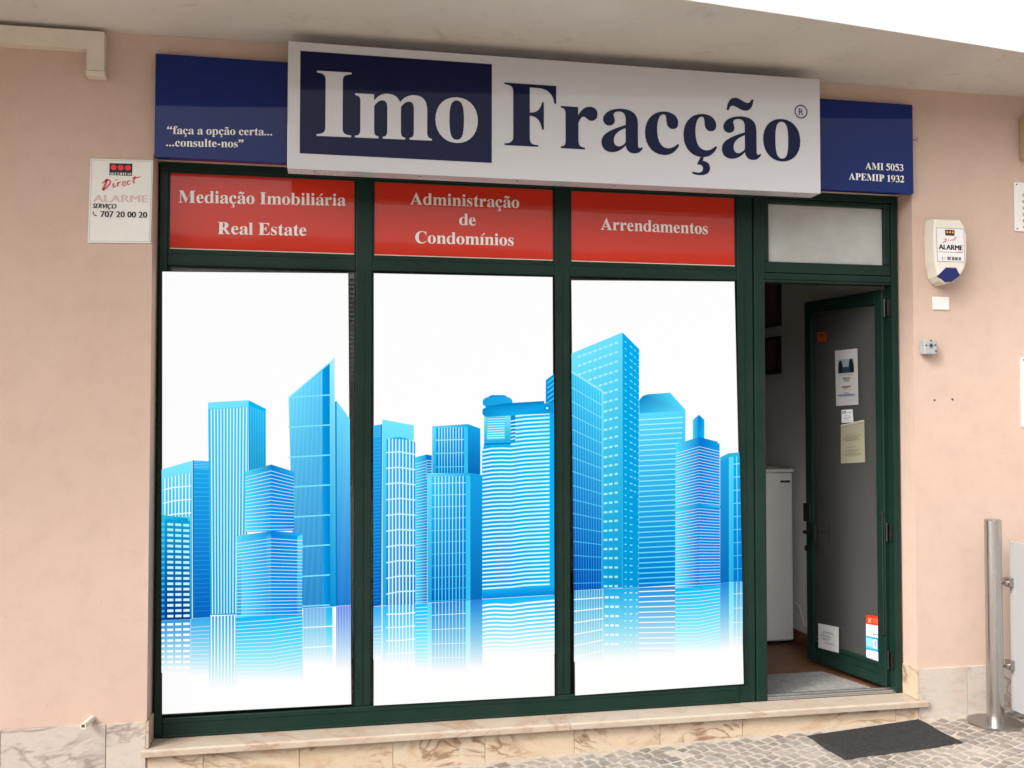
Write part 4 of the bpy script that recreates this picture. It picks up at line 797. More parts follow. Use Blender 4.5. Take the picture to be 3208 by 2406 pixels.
# ------------------------------------------------------------------ bollard with glass screen, mats
BX, BY = 3.392, -0.168; bz = gz(BX)
bo = thing('steel_bollard', 'brushed steel bollard on a round foot plate, right of the door', 'bollard', (BX, BY, bz))
mb = MB(); mb.cyl((BX, BY, bz + 0.009), (BX, BY, 1.142), 0.0415, n=48, caps=False); mb.cyl((BX, BY, 1.142), (BX, BY, 1.147), 0.0415, 0.037, n=48)
mb.build('post', M['steel'], bo)
mb = MB(); mb.cyl((BX, BY, bz + 0.0015), (BX, BY, bz + 0.0075), 0.134, n=64); mb.cyl((BX, BY, bz + 0.0075), (BX, BY, bz + 0.0095), 0.134, 0.131, n=64); mb.build('foot_plate', M['steel_flat'], bo)
for z in (0.822, 0.398):
    mb = MB(); mb.cyl((BX + 0.036, BY - 0.020, z), (BX + 0.066, BY - 0.020, z), 0.0075, n=16); mb.box(BX + 0.066, BX + 0.090, BY - 0.035, BY + 0.012, z - 0.024, z + 0.024, 0.002); mb.cyl((BX + 0.040, BY - 0.031, z), (BX + 0.040, BY - 0.046, z), 0.008, n=12)
    mb.build('clamp', M['steel_flat'], bo)
base(tag(MB().box(3.4825, 3.4925, -1.15, BY - 0.004, 0.166, 1.034, 0.002).build('barrier_screen', M['acrylic']), 'pale white barrier screen held by the steel bollard, at the right border', 'screen'))
def plan_mesh(corners, h0, h1, inset, nu, nv, rib):
    """flat mat following the slope of the pavement, with a bevelled rim and a ribbed middle"""
    mb = MB()
    def Q(a, b): return Vector(((corners[0][0] * (1 - a) + corners[1][0] * a) * (1 - b) + (corners[3][0] * (1 - a) + corners[2][0] * a) * b, (corners[0][1] * (1 - a) + corners[1][1] * a) * (1 - b) + (corners[3][1] * (1 - a) + corners[2][1] * a) * b, 0))
    g = {}; q = random.Random(11)
    for i in range(nu + 1):
        for j in range(nv + 1):
            a, b = i / nu, j / nv; p = Q(a, b); rim = min(a, 1 - a, (b) * 0.55, (1 - b) * 0.55); k = min(1.0, rim / inset)
            h = h0 + (h1 - h0) * k + (rib * (1 if (i % 2) else 0) if rim > inset * 1.5 else 0) + q.uniform(-.0006, .0006) * k
            g[i, j] = len(mb.v); mb.v.append((p.x + (0.004 * math.sin(b * 9) if a in (0, 1) else 0), p.y + (0.004 * math.sin(a * 7) if b in (0, 1) else 0), p.z + h))
    for i in range(nu):
        for j in range(nv): mb.f.append([g[i, j], g[i, j + 1], g[i + 1, j + 1], g[i + 1, j]])
    return mb
mb = plan_mesh([(2.372, -0.098), (3.052, -0.020), (3.046, -0.385), (2.384, -0.438)], 0.004, 0.014, 0.035, 66, 36, 0.0012)
mb.v = [(x, y, z + gz(x)) for x, y, z in mb.v]; mb.f = [f[::-1] for f in mb.f]
def up(mb): # make sure faces look upwards
    f = mb.f[len(mb.f) // 2]; a, b, c = [Vector(mb.v[i]) for i in f[:3]]
    if (b - a).cross(c - a).z < 0: mb.f = [q[::-1] for q in mb.f]
    return mb
base(tag(up(mb).build('door_mat', M['black_rubber']), 'black rubber doormat on the cobbles in front of the marble step', 'doormat'))
mb = plan_mesh([(2.31, 0.615), (2.858, 0.615), (2.968, 0.205), (2.31, 0.198)], 0.001, 0.014, 0.02, 40, 30, 0.0)
mb.v = [(x, y, z + RZ0) for x, y, z in mb.v]
base(tag(up(mb).build('inner_mat', M['carpet']), 'grey carpet mat on the floor just inside the open door', 'doormat'))

# ------------------------------------------------------------------ inside
cb = thing('storage_cabinet', 'white cabinet standing inside the doorway', 'cabinet', (2.75, 1.55, RZ0))
CX0, CX1, CY0, CY1, CZ = 2.47, 3.022, 1.285, 1.78, 1.325
MB().box(CX0, CX1, CY0 + 0.02, CY1, RZ0 + 0.02, CZ - 0.022, 0.003).build('body', M['cabinet'], cb)
MB().box(CX0 + 0.002, CX1 - 0.002, CY0, CY0 + 0.0185, RZ0 + 0.03, CZ - 0.026, 0.003).build('door', M['cabinet'], cb)
MB().box(CX0 - 0.008, CX1 + 0.008, CY0 - 0.010, CY1, CZ - 0.021, CZ, 0.004).build('top', M['cabinet'], cb)
MB().box(CX1 - 0.085, CX1 - 0.018, CY0 - 0.004, CY0 - 0.0005, CZ - 0.088, CZ - 0.074, 0.001).build('badge', M['dark_metal'], cb)
for x in (CX0 + 0.04, CX1 - 0.04):
    for y in (CY0 + 0.06, CY1 - 0.05): MB().cyl((x, y, RZ0 + 0.0005), (x, y, RZ0 + 0.02), 0.015, n=12).build('foot', M['black'], cb)
def on_right_wall(u, v, x):
    d = ray(u, v); k = (x - CP.x) / d.x; return CP + d * k
for (u0, v0, u1, v1), lb in (((2380, 868, 2441, 1020), 'dark picture frame high on the room wall, seen through the door opening'), ((2380, 1062, 2441, 1170), 'lower dark picture frame on the room wall, seen through the door opening')):
    a, b = on_right_wall(u0, v0, RX1 - 0.02), on_right_wall(u1, v1, RX1 - 0.02); o = thing('picture_frame', lb, 'picture', (RX1, (a.y + b.y) / 2, b.z), 'pictures on the room wall')
    y0, y1 = sorted((a.y, b.y)); z0, z1 = sorted((a.z, b.z))
    mb = MB(); mb.box(RX1 - 0.022, RX1 - 0.001, y0, y1, z0, z0 + 0.03, 0.002); mb.box(RX1 - 0.022, RX1 - 0.001, y0, y1, z1 - 0.03, z1, 0.002); mb.box(RX1 - 0.022, RX1 - 0.001, y0, y0 + 0.03, z0 + 0.0301, z1 - 0.0301, 0.002); mb.box(RX1 - 0.022, RX1 - 0.001, y1 - 0.03, y1, z0 + 0.0301, z1 - 0.0301, 0.002)
    mb.build('frame', M['dark_metal'], o)
    MB().box(RX1 - 0.010, RX1 - 0.001, y0 + 0.03, y1 - 0.03, z0 + 0.03, z1 - 0.03).build('picture', M['floor_wood'], o)
a = on_right_wall(2538, 1962, RX1 - 0.004)
so = thing('wall_socket', 'small white wall socket with a plugged cord, low on the room wall behind the door', 'socket', (RX1, a.y, a.z - 0.04))
MB().box(RX1 - 0.012, RX1 - 0.0005, a.y - 0.04, a.y + 0.04, a.z - 0.04, a.z + 0.04, 0.003).build('plate', M['plastic_white'], so)
MB().tube([(RX1 - 0.013, a.y, a.z), (RX1 - 0.04, a.y, a.z), (RX1 - 0.03, a.y + 0.09, a.z + 0.11), (RX1 - 0.03, a.y + 0.16, a.z + 0.12)], 0.004).build('cord', M['plastic_cream'], so)
# slatted blind behind the first window
bl = thing('window_blind', 'grey slatted blind hanging behind the leftmost shop window', 'blind', (-0.3, 0.22, 0.5))
mb = MB(); z = 2.33
while z > 0.54:
    mb.add([(-0.72, 0.160, z), (0.134, 0.160, z), (0.134, 0.176, z + 0.017), (-0.72, 0.176, z + 0.017), (-0.72, 0.1606, z - 0.0008), (0.134, 0.1606, z - 0.0008), (0.134, 0.1765, z + 0.0162), (-0.72, 0.1765, z + 0.0162)], [[0, 1, 2, 3], [7, 6, 5, 4], [4, 5, 1, 0], [3, 2, 6, 7]]); z -= 0.0225
mb.build('slats', M['blind'], bl)
MB().box(-0.722, 0.134, 0.158, 0.180, 0.508, 0.532, 0.003).build('bottom_rail', M['blind'], bl); MB().box(-0.722, 0.134, 0.1575, 0.182, 2.352, 2.385, 0.003).build('head_rail', M['blind'], bl)
for x in (-0.55, 0.0, 0.129): MB().cyl((x, 0.1585, 0.533), (x, 0.1585, 2.351), 0.0015, n=6).build('cord', M['blind'], bl)

# ------------------------------------------------------------------ window displays with a printed skyline, white kept up by added glow
WPX = rgb(252, 252, 252)
def mixrgb(a, b, t): return tuple((x ** 0.4545 * (1 - t) + y ** 0.4545 * t) ** 2.2 for x, y in zip(a[:3], b[:3])) + (1,)
def ink(c):                            # the printer's cyan-leaning blue
    k = max(0.0, (c[2] - c[0]) / max(c[2], 1e-4)); return (c[0] * (1 - 0.45 * k), min(1.0, c[1] * (1 + 0.17 * k)), c[2], 1)
class Art:
    def __init__(s, y): s.mb = MB(); s.y = y; s.k = 0
    def layer(s): s.k += 1
    def poly(s, px, col, cols=None):
        pts = [xz(u, v, s.y) for u, v in px]; cc = list(cols) if cols else [col] * len(px)
        ar = sum(a[0] * b[1] - b[0] * a[1] for a, b in zip(pts, pts[1:] + pts[:1]))
        if ar < 0: pts = pts[::-1]; cc = cc[::-1]
        cc = [ink(c) for c in cc]
        y = s.y - 0.0001 * s.k; i = len(s.mb.f); n = len(s.mb.v)
        s.mb.v += [(p[0], y, p[1]) for p in pts]; s.mb.f.append(list(range(n, n + len(pts)))); s.mb.c[i] = cc
    @staticmethod
    def P(q, a, t):
        (x0, y0), (x1, y1), (x2, y2), (x3, y3) = q
        tx, ty = x0 + (x1 - x0) * a, y0 + (y1 - y0) * a; bx, by = x3 + (x2 - x3) * a, y3 + (y2 - y3) * a
        return (tx + (bx - tx) * t, ty + (by - ty) * t)
    def face(s, q, ct, cb, ctr=None, cbr=None):
        s.layer(); ctr = ctr or ct; cbr = cbr or cb; n = 6
        for i in range(n):
            t0, t1 = i / n, (i + 1) / n
            s.poly([s.P(q, 0, t0), s.P(q, 1, t0), s.P(q, 1, t1), s.P(q, 0, t1)], None, [mixrgb(ct, cb, t0), mixrgb(ctr, cbr, t0), mixrgb(ctr, cbr, t1), mixrgb(ct, cb, t1)])
    def hl(s, q, ts, w, c, c2=None, a0=0.0, a1=1.0):
        s.layer(); c2 = c2 or c; w *= 0.5 if w < 3.3 else 0.72
        for t in ts:
            A, B = s.P(q, a0, t), s.P(q, a1, t); s.poly([(A[0], A[1] - w / 2), (B[0], B[1] - w / 2), (B[0], B[1] + w / 2), (A[0], A[1] + w / 2)], mixrgb(c, c2, t))
    def vl(s, q, as_, w, c, c2=None, t0=0.0, t1=1.0):
        s.layer(); c2 = c2 or c; w *= 0.5 if w < 3.3 else 0.72
        for a in as_:
            A, B = s.P(q, a, t0), s.P(q, a, t1); s.poly([(A[0] - w / 2, A[1]), (A[0] + w / 2, A[1]), (B[0] + w / 2, B[1]), (B[0] - w / 2, B[1])], None, [c, c, c2, c2])
    def cells(s, q, ts, spans, h, c, c2=None):
        s.layer(); c2 = c2 or c
        for t in ts:
            for a, b in spans:
                A, B = s.P(q, a, t), s.P(q, b, t); s.poly([(A[0], A[1] - h / 2), (B[0], B[1] - h / 2), (B[0], B[1] + h / 2), (A[0], A[1] + h / 2)], mixrgb(c, c2, t))
def fr_(n, a=0.0, b=1.0): return [a + (b - a) * (i + 0.5) / n for i in range(n)]
def gridn(n, a=0.0, b=1.0): return [a + (b - a) * i / (n - 1) for i in range(n)]
def C(fx, fy, k): return lambda x, y: (fx + x * k, fy + y * k)
cA, cB, cC, cD, cE, cF = C(480, 840, .3978), C(480, 1450, .4883), C(1140, 1150, .33155), C(1140, 1650, .3677), C(1760, 1000, .36166), C(1760, 1580, .3859)
pale, sky_, mid, azur, deep, navy_ = rgb(150, 222, 255), rgb(95, 195, 250), rgb(40, 165, 235), rgb(0, 165, 250), rgb(10, 110, 200), rgb(0, 62, 150)
ice, wht = rgb(226, 248, 255), rgb(250, 252, 255)

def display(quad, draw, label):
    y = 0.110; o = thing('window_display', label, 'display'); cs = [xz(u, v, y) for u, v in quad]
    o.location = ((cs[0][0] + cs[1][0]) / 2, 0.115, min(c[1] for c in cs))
    MB().prism([cs[3], cs[2], cs[1], cs[0]], y, 0.1145).build('backing_board', M['black'], o)  # plain black board, holds no lamp
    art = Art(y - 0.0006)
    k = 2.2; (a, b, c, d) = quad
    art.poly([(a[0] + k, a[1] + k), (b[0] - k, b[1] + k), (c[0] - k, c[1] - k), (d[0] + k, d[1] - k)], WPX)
    draw(art); art.mb.build('skyline_print', M['glow_print'], o)

def reflect(t, xl, xr, ytl, ytr, yb, c, stripes=None, rows=None, rw=5.0, vis=0.55):
    """mirror image below the waterline that fades into the white film"""
    q = [(xl, ytl), (xr, ytr), (xr, yb), (xl, yb)]
    t.face(q, mixrgb(c, WPX, 0.10), WPX)
    if stripes: t.vl(q, stripes[0], stripes[1], wht, WPX, 0.0, 0.95)
    if rows: t.hl(q, [r for r in rows], rw, wht, WPX)

def draw_1(t):
    # block with curved glazing at the left border
    q = [cB(54, 42), cB(250, -15), cB(250, 1000), cB(54, 1010)]; t.face(q, pale, rgb(30, 150, 220))
    g = [cB(66, 100), cB(244, 62), cB(244, 345), cB(66, 345)]; t.face(g, rgb(110, 205, 250), rgb(60, 180, 240)); t.vl(g, gridn(8, 0.05, 0.93), 4.5, wht)
    for k in range(3): t.layer(); y = 158 + 86 * k; t.poly([cB(66, y + 12), cB(120, y - 2), cB(180, y - 8), cB(244, y - 13), cB(244, y - 7), cB(180, y - 2), cB(120, y + 5), cB(66, y + 19)], wht)
    q = [cA(310, 1514), cA(452, 1520), cB(366, 990), cB(254, 997)]; t.face(q, rgb(40, 160, 240), rgb(8, 92, 190)); t.hl(q, fr_(33, 0.01, 0.97), 2.6, rgb(110, 200, 250), rgb(40, 130, 215), 0.06, 0.97)
    t.hl(q, fr_(5, 0.0, 0.05), 2.2, rgb(170, 225, 255)); t.vl(q, [0.03], 4, rgb(5, 95, 165))
    # dark tower with lit windows
    q = [cB(54, 332), cB(222, 356), cB(240, 1003), cB(54, 1010)]; t.face(q, rgb(60, 180, 240), rgb(0, 70, 165), rgb(0, 140, 205), rgb(0, 55, 140))
    q = [cB(76, 362), cB(236, 372), cB(238, 1003), cB(76, 1008)]; t.face(q, rgb(10, 150, 215), rgb(0, 50, 140)); t.cells(q, fr_(18, 0.02, 0.99), [(.09, .33), (.41, .65), (.73, .97)], 8.0, rgb(190, 232, 250), rgb(225, 246, 255))
    q = [cB(54, 362), cB(75, 362), cB(75, 1008), cB(54, 1010)]; t.cells(q, fr_(18, 0.02, 0.99), [(0.0, 0.85)], 6.5, rgb(110, 205, 250), rgb(60, 165, 240))
    # tower with vertical stripes
    q = [cA(432, 1058), cA(751, 1040), cB(600, 972), cB(366, 977)]; t.face(q, rgb(60, 190, 250), rgb(30, 140, 205), rgb(80, 195, 250), rgb(40, 150, 215))
    t.layer(); t.poly([cA(432, 1058), cA(751, 1040), cA(751, 1090), cA(432, 1110)], rgb(138, 216, 255))
    q2 = [cA(448, 1112), cA(742, 1094), cB(590, 960), cB(374, 972)]; t.vl(q2, gridn(12, 0.03, 0.98), 5.2, rgb(235, 246, 250), rgb(205, 240, 250))
    q = [cA(751, 1040), cA(888, 1108), cA(888, 1700), cA(751, 1700)]; t.face(q, rgb(0, 170, 250), rgb(0, 120, 190)); q2 = [cA(765, 1085), cA(884, 1132), cA(884, 1700), cA(765, 1700)]; t.vl(q2, gridn(10, 0.0, 1.0), 2.6, rgb(120, 210, 250), rgb(90, 185, 230))
    # big slanted tower
    q = [cA(1066, 1012), cA(1390, 746), cB(1134, 922), cB(905, 935)]; t.face(q, rgb(110, 205, 255), rgb(0, 80, 185), rgb(60, 185, 250), rgb(0, 90, 190))
    t.vl([cA(1072, 1016), cA(1336, 806), cB(1092, 922), cB(905, 935)], gridn(26), 1.7, rgb(200, 240, 255), rgb(120, 215, 255))
    q2 = [cA(1334, 800), cA(1390, 752), cB(1134, 922), cB(1092, 924)]; t.face(q2, rgb(0, 140, 225), rgb(0, 150, 235), rgb(0, 130, 215), rgb(0, 110, 205))
    t.layer()
    for k in range(8):
        y = 1004 + 236 * k; t.poly([cA(1066, y + 8), cA(1390, y - 10), cA(1390, y), cA(1066, y + 19)], rgb(150, 220, 255))
    q = [cA(1390, 738), cA(1428, 704), cB(1170, 922), cB(1134, 922)]; t.face(q, rgb(185, 232, 255), rgb(0, 130, 210), rgb(190, 235, 255), rgb(20, 140, 215))
    t.layer(); t.poly([cA(1066, 1012), cA(1428, 704), cA(1428, 716), cA(1072, 1022)], rgb(190, 232, 255))
    q = [cA(1430, 1052), cA(1444, 1046), cB(1182, 918), cB(1170, 920)]; t.face(q, rgb(40, 150, 220), deep)
    q = [cA(1444, 1046), cA(1548, 1186), cB(1267, 912), cB(1182, 918)]; t.face(q, rgb(100, 200, 255), rgb(0, 70, 190)); t.vl(q, gridn(12, 0.05, 0.98), 1.8, rgb(190, 235, 255), rgb(90, 190, 250))
    # stepped building in front
    for (tl, tm, tr, bl, br, bt, n) in (((590, 55), (757, 10), (903, 56), 590, 903, 440, 17), ((535, 470), (757, 436), (957, 450), 535, 957, 985, 23)):
        ql = [cB(*tl), cB(*tm), cB(757, bt), cB(bl, bt + 4)]; qr = [cB(*tm), cB(*tr), cB(br, bt - 6), cB(757, bt)]
        t.face(ql, rgb(105, 205, 255), rgb(110, 210, 255), rgb(0, 140, 230), rgb(0, 150, 240)); t.face(qr, rgb(0, 120, 220), rgb(0, 150, 245), rgb(0, 150, 235), rgb(0, 120, 220))
        t.layer(); d = 26 if n == 17 else 20
        t.poly([cB(*tl), cB(*tm), cB(tm[0], tm[1] + d), cB(tl[0], tl[1] + d)], None, [rgb(110, 205, 245), rgb(20, 130, 205), rgb(20, 130, 205), rgb(110, 205, 245)]); t.poly([cB(*tm), cB(*tr), cB(tr[0], tr[1] + d), cB(tm[0], tm[1] + d)], None, [rgb(10, 115, 205), rgb(60, 165, 235), rgb(60, 165, 235), rgb(10, 115, 205)])
        if n == 23:
            for x0, x1, c0 in ((537, 566, rgb(120, 205, 245)), (727, 757, rgb(70, 165, 235)), (925, 957, rgb(120, 205, 245))): t.face([cB(x0, 470), cB(x1, 462), cB(x1, bt - 12), cB(x0, bt)], c0, rgb(60, 150, 225))
        t.hl(ql, fr_(n, 0.07, 1.0), 2.8, wht); t.hl(qr, fr_(n, 0.07, 1.0), 2.8, wht)
    # mirror image
    reflect(t, cB(54, 0)[0], cB(240, 0)[0], cB(0, 1010)[1], cB(0, 1003)[1], cB(0, 1345)[1], rgb(40, 130, 215)); q = [cB(54, 1010), cB(238, 1003), cB(238, 1345), cB(54, 1345)]; t.cells(q, fr_(9, 0.03, 0.95), [(0, .11), (.2, .41), (.48, .69), (.76, .98)], 7.5, wht, WPX)
    reflect(t, cB(242, 0)[0], cB(360, 0)[0], cB(0, 998)[1], cB(0, 990)[1], cB(0, 1365)[1], rgb(50, 150, 235), None, fr_(13, .12, 1), 2.2)
    reflect(t, cB(360, 0)[0], cB(532, 0)[0], cB(0, 985)[1], cB(0, 975)[1], cB(0, 1435)[1], rgb(40, 150, 225), (gridn(8, .08, .95), 5.0))
    reflect(t, cB(532, 0)[0], cB(959, 0)[0], cB(0, 990)[1], cB(0, 975)[1], cB(0, 1390)[1], rgb(0, 165, 245))
    q = [cB(532, 1012), cB(757, 995), cB(757, 1375), cB(532, 1375)]; t.hl(q, fr_(16), 2.8, wht, WPX); q = [cB(757, 995), cB(959, 975), cB(959, 1335), cB(757, 1375)]; t.hl(q, fr_(16), 2.8, wht, WPX)
    reflect(t, cB(961, 0)[0], cB(1112, 0)[0], cB(0, 932)[1], cB(0, 925)[1], cB(0, 1290)[1], rgb(30, 140, 225), (gridn(17, .03, .97), 1.8))
    reflect(t, cB(1112, 0)[0], cB(1150, 0)[0], cB(0, 925)[1], cB(0, 923)[1], cB(0, 1290)[1], rgb(0, 165, 245))
    t.layer()
    for y in (1050, 1178): t.poly([cB(961, y + 3), cB(1174, y - 9), cB(1174, y - 2), cB(961, y + 10)], wht)
    reflect(t, cB(1174, 0)[0], cB(1268, 0)[0], cB(0, 920)[1], cB(0, 913)[1], cB(0, 1320)[1], rgb(40, 90, 225), (gridn(9, .1, .95), 1.9))

def draw_2(t):
    q = [cC(89, 552), cC(172, 540), cD(150, 672), cD(80, 680)]; t.face(q, rgb(40, 160, 240), rgb(0, 90, 190)); t.hl(q, fr_(46, 0.08, 0.98), 2.4, rgb(100, 190, 250), rgb(60, 150, 235), 0.0, 0.86); t.hl(q, fr_(6, 0.0, 0.07), 2.4, rgb(140, 215, 250))
    t.vl(q, [0.94], 4, rgb(0, 95, 160))
    q = [cC(173, 494), cC(472, 550), cD(424, 664), cD(158, 672)]; t.face(q, rgb(140, 220, 255), rgb(30, 150, 215))
    t.layer(); t.poly([cC(472, 690), cC(486, 720), cD(437, 660), cD(424, 664)], None, [mid, mid, deep, deep])
    g = [cC(214, 680), cC(470, 700), cD(424, 664), cD(192, 672)]; t.face(g, rgb(0, 165, 255), rgb(0, 120, 200))
    t.layer(); t.poly([cC(214, 684), cC(262, 668), cC(330, 662), cC(400, 672), cC(470, 712), cC(470, 730), cC(214, 730)], rgb(0, 165, 255))
    t.vl([cC(214, 672), cC(470, 690), cD(424, 664), cD(192, 672)], gridn(8, 0.09, 0.98), 4.6, wht)
    t.vl([cC(214, 672), cC(470, 690), cD(424, 664), cD(192, 672)], gridn(8, 0.15, 1.0), 2.0, rgb(120, 215, 255))
    t.layer()
    for k in range(10):
        f = k / 9.0; y = cC(0, 803)[1] + k * (cD(0, 556)[1] - cC(0, 803)[1]) / 9; sg_ = 6 * (1 - f); xl, xr = (cC(210, 0)[0], cC(486, 0)[0]); s2 = 5 * f
        pts = [(xl, y + s2), (xl + (xr - xl) * .45, y - 3), (xr, y + sg_ - s2)]
        for A, B in zip(pts, pts[1:]): t.poly([A, B, (B[0], B[1] + 3.6), (A[0], A[1] + 3.6)], ice)
    ql = [cC(486, 852), cC(586, 826), cC(586, 1650), cD(437, 655)]; qr = [cC(586, 826), cC(642, 834), cC(642, 1100), cC(586, 1110)]
    ql = [cC(486, 852), cC(597, 824), cD(538, 650), cD(437, 655)]
    t.face(ql, rgb(100, 200, 250), rgb(90, 200, 250), rgb(10, 140, 225), rgb(0, 100, 195)); t.face(qr, rgb(0, 110, 205), rgb(0, 140, 225))
    t.hl(ql, fr_(49, 0.035, 1.0), 2.6, ice); t.hl(qr, fr_(9, 0.15, 0.95), 2.6, ice)
    # stepped tower with glazed front
    for (fx, fy, mx, my, sx, sy, fb, sb, g0, g1, gt, gb, nr) in ((645, 560, 982, 538, 1100, 580, 1005, 1015, 682, 945, 575, 1000, 4), (597, 1010, 1005, 1000, 1118, 1020, None, None, 640, 962, 1035, None, 11)):
        fbl = cC(fx, fb) if fb else cD(541, 648); fbr = cC(mx, fb) if fb else cD(907, 627); sbr = cC(sx, sb) if sb else cD(1008, 621)
        t.face([cC(fx, fy), cC(mx, my), fbr, fbl], rgb(140, 218, 255), rgb(40, 155, 225), rgb(70, 190, 250), rgb(70, 180, 245)); t.face([cC(mx, my), cC(sx, sy), sbr, fbr], rgb(30, 150, 230), rgb(8, 100, 185))
        t.layer(); t.poly([cC(fx, fy), cC(mx, my), cC(mx, my + 26), cC(fx, fy + 26)], None, [rgb(110, 200, 245), rgb(40, 160, 225), rgb(50, 165, 230), rgb(130, 212, 250)])
        g = [cC(g0, gt), cC(g1, gt - 8), cC(g1, gb) if gb else cD(867, 628), cC(g0, gb + 4) if gb else cD(577, 645)]
        t.face(g, rgb(0, 170, 250) if gb else rgb(60, 195, 255), rgb(0, 110, 200) if gb else rgb(0, 90, 190), rgb(0, 150, 240), rgb(0, 95, 190)); t.vl(g, gridn(9, 0.1, 0.92), 3.6, ice, rgb(110, 210, 255))
        if gb: t.hl(g, [0.27, 0.56, 0.86], 3.6, ice, sky_)
        else: t.hl(g, gridn(11, 0.055, 0.99), 3.2, ice, rgb(60, 180, 245))
    # rounded tower with white floor bands
    q = [cC(1116, 440), cC(1795, 400), cD(1622, 580), cD(1006, 600)]; t.face(q, rgb(20, 165, 240), rgb(20, 140, 225), rgb(0, 190, 255), rgb(0, 175, 255)); t.layer()
    t.poly([cC(1105, 440), cC(1137, 440), cC(1137, 730), cC(1120, 780), cC(1105, 780)], WPX)
    y0 = cC(0, 455)[1]; y1 = cD(0, 500)[1]; nb = 44
    t.layer()
    for k in range(nb):
        f = k / (nb - 1); y = y0 + (y1 - y0) * f; full = y > cC(0, 745)[1]; e = 1 - f
        x0, xm, x1 = (cD(1008, 0)[0] if full else cC(1384, 0)[0]), cC(1385, 0)[0], cC(1753, 0)[0]
        pts = []
        if full: pts += [(x0, y + 8), (x0 + 30, y + 2 + 4 * f), (x0 + 60, y + 1 + 3 * f)]
        pts += [(xm, y + 2.5), (xm + 45, y - 3.0), (x1, y - 8 + 1.5 * f)]
        for A, B in zip(pts, pts[1:]): t.poly([A, B, (B[0], B[1] + 4.9), (A[0], A[1] + 4.9)], rgb(226, 250, 255))
    t.face([cC(1755, 430), cC(1795, 430), cD(1622, 580), cD(1581, 500)], azur, rgb(20, 165, 250))
    t.face([cD(1006, 540), cD(1622, 500), cD(1622, 578), cD(1010, 615)], rgb(30, 165, 245), rgb(10, 120, 215))
    t.face([cC(1134, 470), cC(1386, 460), cC(1386, 722), cC(1134, 730)], rgb(150, 220, 250), rgb(40, 160, 225)); t.face([cC(1158, 476), cC(1330, 470), cC(1330, 680), cC(1158, 684)], rgb(60, 180, 245), rgb(110, 205, 250)); t.hl([cC(1165, 480), cC(1328, 474), cC(1328, 676), cC(1165, 684)], fr_(9), 3.4, ice)
    t.face([cC(1386, 460), cC(1430, 456), cC(1430, 700), cC(1386, 716)], rgb(0, 130, 205), rgb(0, 145, 225)); t.hl([cC(1386, 475), cC(1430, 470), cC(1430, 690), cC(1386, 700)], fr_(6, 0.08, 1), 5, ice)
    t.layer(); t.poly([cC(1116, 738), cC(1150, 722), cC(1386, 714), cC(1386, 726), cC(1150, 736)], deep)
    # roof slabs
    def ov(x0, x1, ya, yb, c0, c1):
        t.layer(); xs = [x0 + (x1 - x0) * (0.5 - 0.5 * math.cos(math.pi * i / 28)) for i in range(29)]; rad = (yb - ya) / 2
        def e(x, s): # rounded ends
            d = min(x - x0, x1 - x) / (rad * 1.25); return (1 if d >= 1 else math.sqrt(max(0, 1 - (1 - d) ** 2)))
        for a, b in zip(xs, xs[1:]):
            ca_, cb2 = mixrgb(c0, c1, (a - x0) / (x1 - x0)), mixrgb(c0, c1, (b - x0) / (x1 - x0)); m_ = (ya + yb) / 2
            t.poly([cC(a, m_ - rad * e(a, 1)), cC(b, m_ - rad * e(b, 1)), cC(b, m_ + rad * e(b, 1)), cC(a, m_ + rad * e(a, 1))], None, [ca_, cb2, cb2, ca_])
    ov(1170, 1360, 264, 340, rgb(20, 130, 205), rgb(20, 150, 235)); ov(1120, 1404, 282, 382, rgb(30, 150, 225), rgb(40, 160, 240))
    t.layer(); t.poly([cC(1140, 372), cC(1330, 342), cC(1706, 320), cC(1700, 345), cC(1400, 362), cC(1200, 385)], rgb(0, 125, 200))
    t.layer(); t.poly([cC(1116, 428), cC(1122, 396), cC(1150, 378), cC(1210, 374), cC(1795, 336), cC(1795, 436), cC(1400, 455), cC(1170, 474), cC(1135, 464), cC(1120, 445)], None, [rgb(10, 130, 205)] * 3 + [rgb(70, 195, 245)] + [rgb(20, 140, 220)] * 2 + [rgb(30, 165, 245), rgb(50, 180, 240)] + [rgb(20, 135, 210)] * 2)
    for r, c in ((26, rgb(0, 110, 195)), (16, rgb(110, 200, 250)), (9, rgb(210, 240, 255))): t.layer(); t.poly([cC(1730 + r * math.cos(i * .45), 388 + r * math.sin(i * .45)) for i in range(14)], c)
    q = [cC(1716, 124), cC(1793, 66), cC(1793, 338), cC(1716, 340)]; t.face(q, rgb(0, 145, 220), rgb(0, 130, 210)); t.layer()
    for k in range(5): y = 100 + 47 * k; t.poly([cC(1732, y + 46), cC(1793, y), cC(1793, y + 9), cC(1732, y + 55)], rgb(120, 215, 250))
    # mirror image
    reflect(t, cD(80, 0)[0], cD(150, 0)[0], cD(0, 682)[1], cD(0, 674)[1], cD(0, 1130)[1], rgb(50, 150, 245), None, fr_(9, .35, 1), 2.6)
    reflect(t, cD(158, 0)[0], cD(437, 0)[0], cD(0, 674)[1], cD(0, 662)[1], cD(0, 1160)[1], rgb(30, 165, 250), (gridn(8, .2, .93), 4.6)); t.layer()
    for k in range(4): y = 735 + 112 * k; t.poly([cD(190, y + 6), cD(320, y + 2), cD(437, y - 10), cD(437, y - 1), cD(320, y + 11), cD(190, y + 15)], mixrgb(wht, WPX, k / 4))
    reflect(t, cD(437, 0)[0], cD(540, 0)[0], cD(0, 657)[1], cD(0, 650)[1], cD(0, 1210)[1], rgb(0, 175, 255), None, fr_(17, .03, 1), 3.0)
    reflect(t, cD(540, 0)[0], cD(578, 0)[0], cD(0, 650)[1], cD(0, 648)[1], cD(0, 1200)[1], rgb(90, 195, 250))
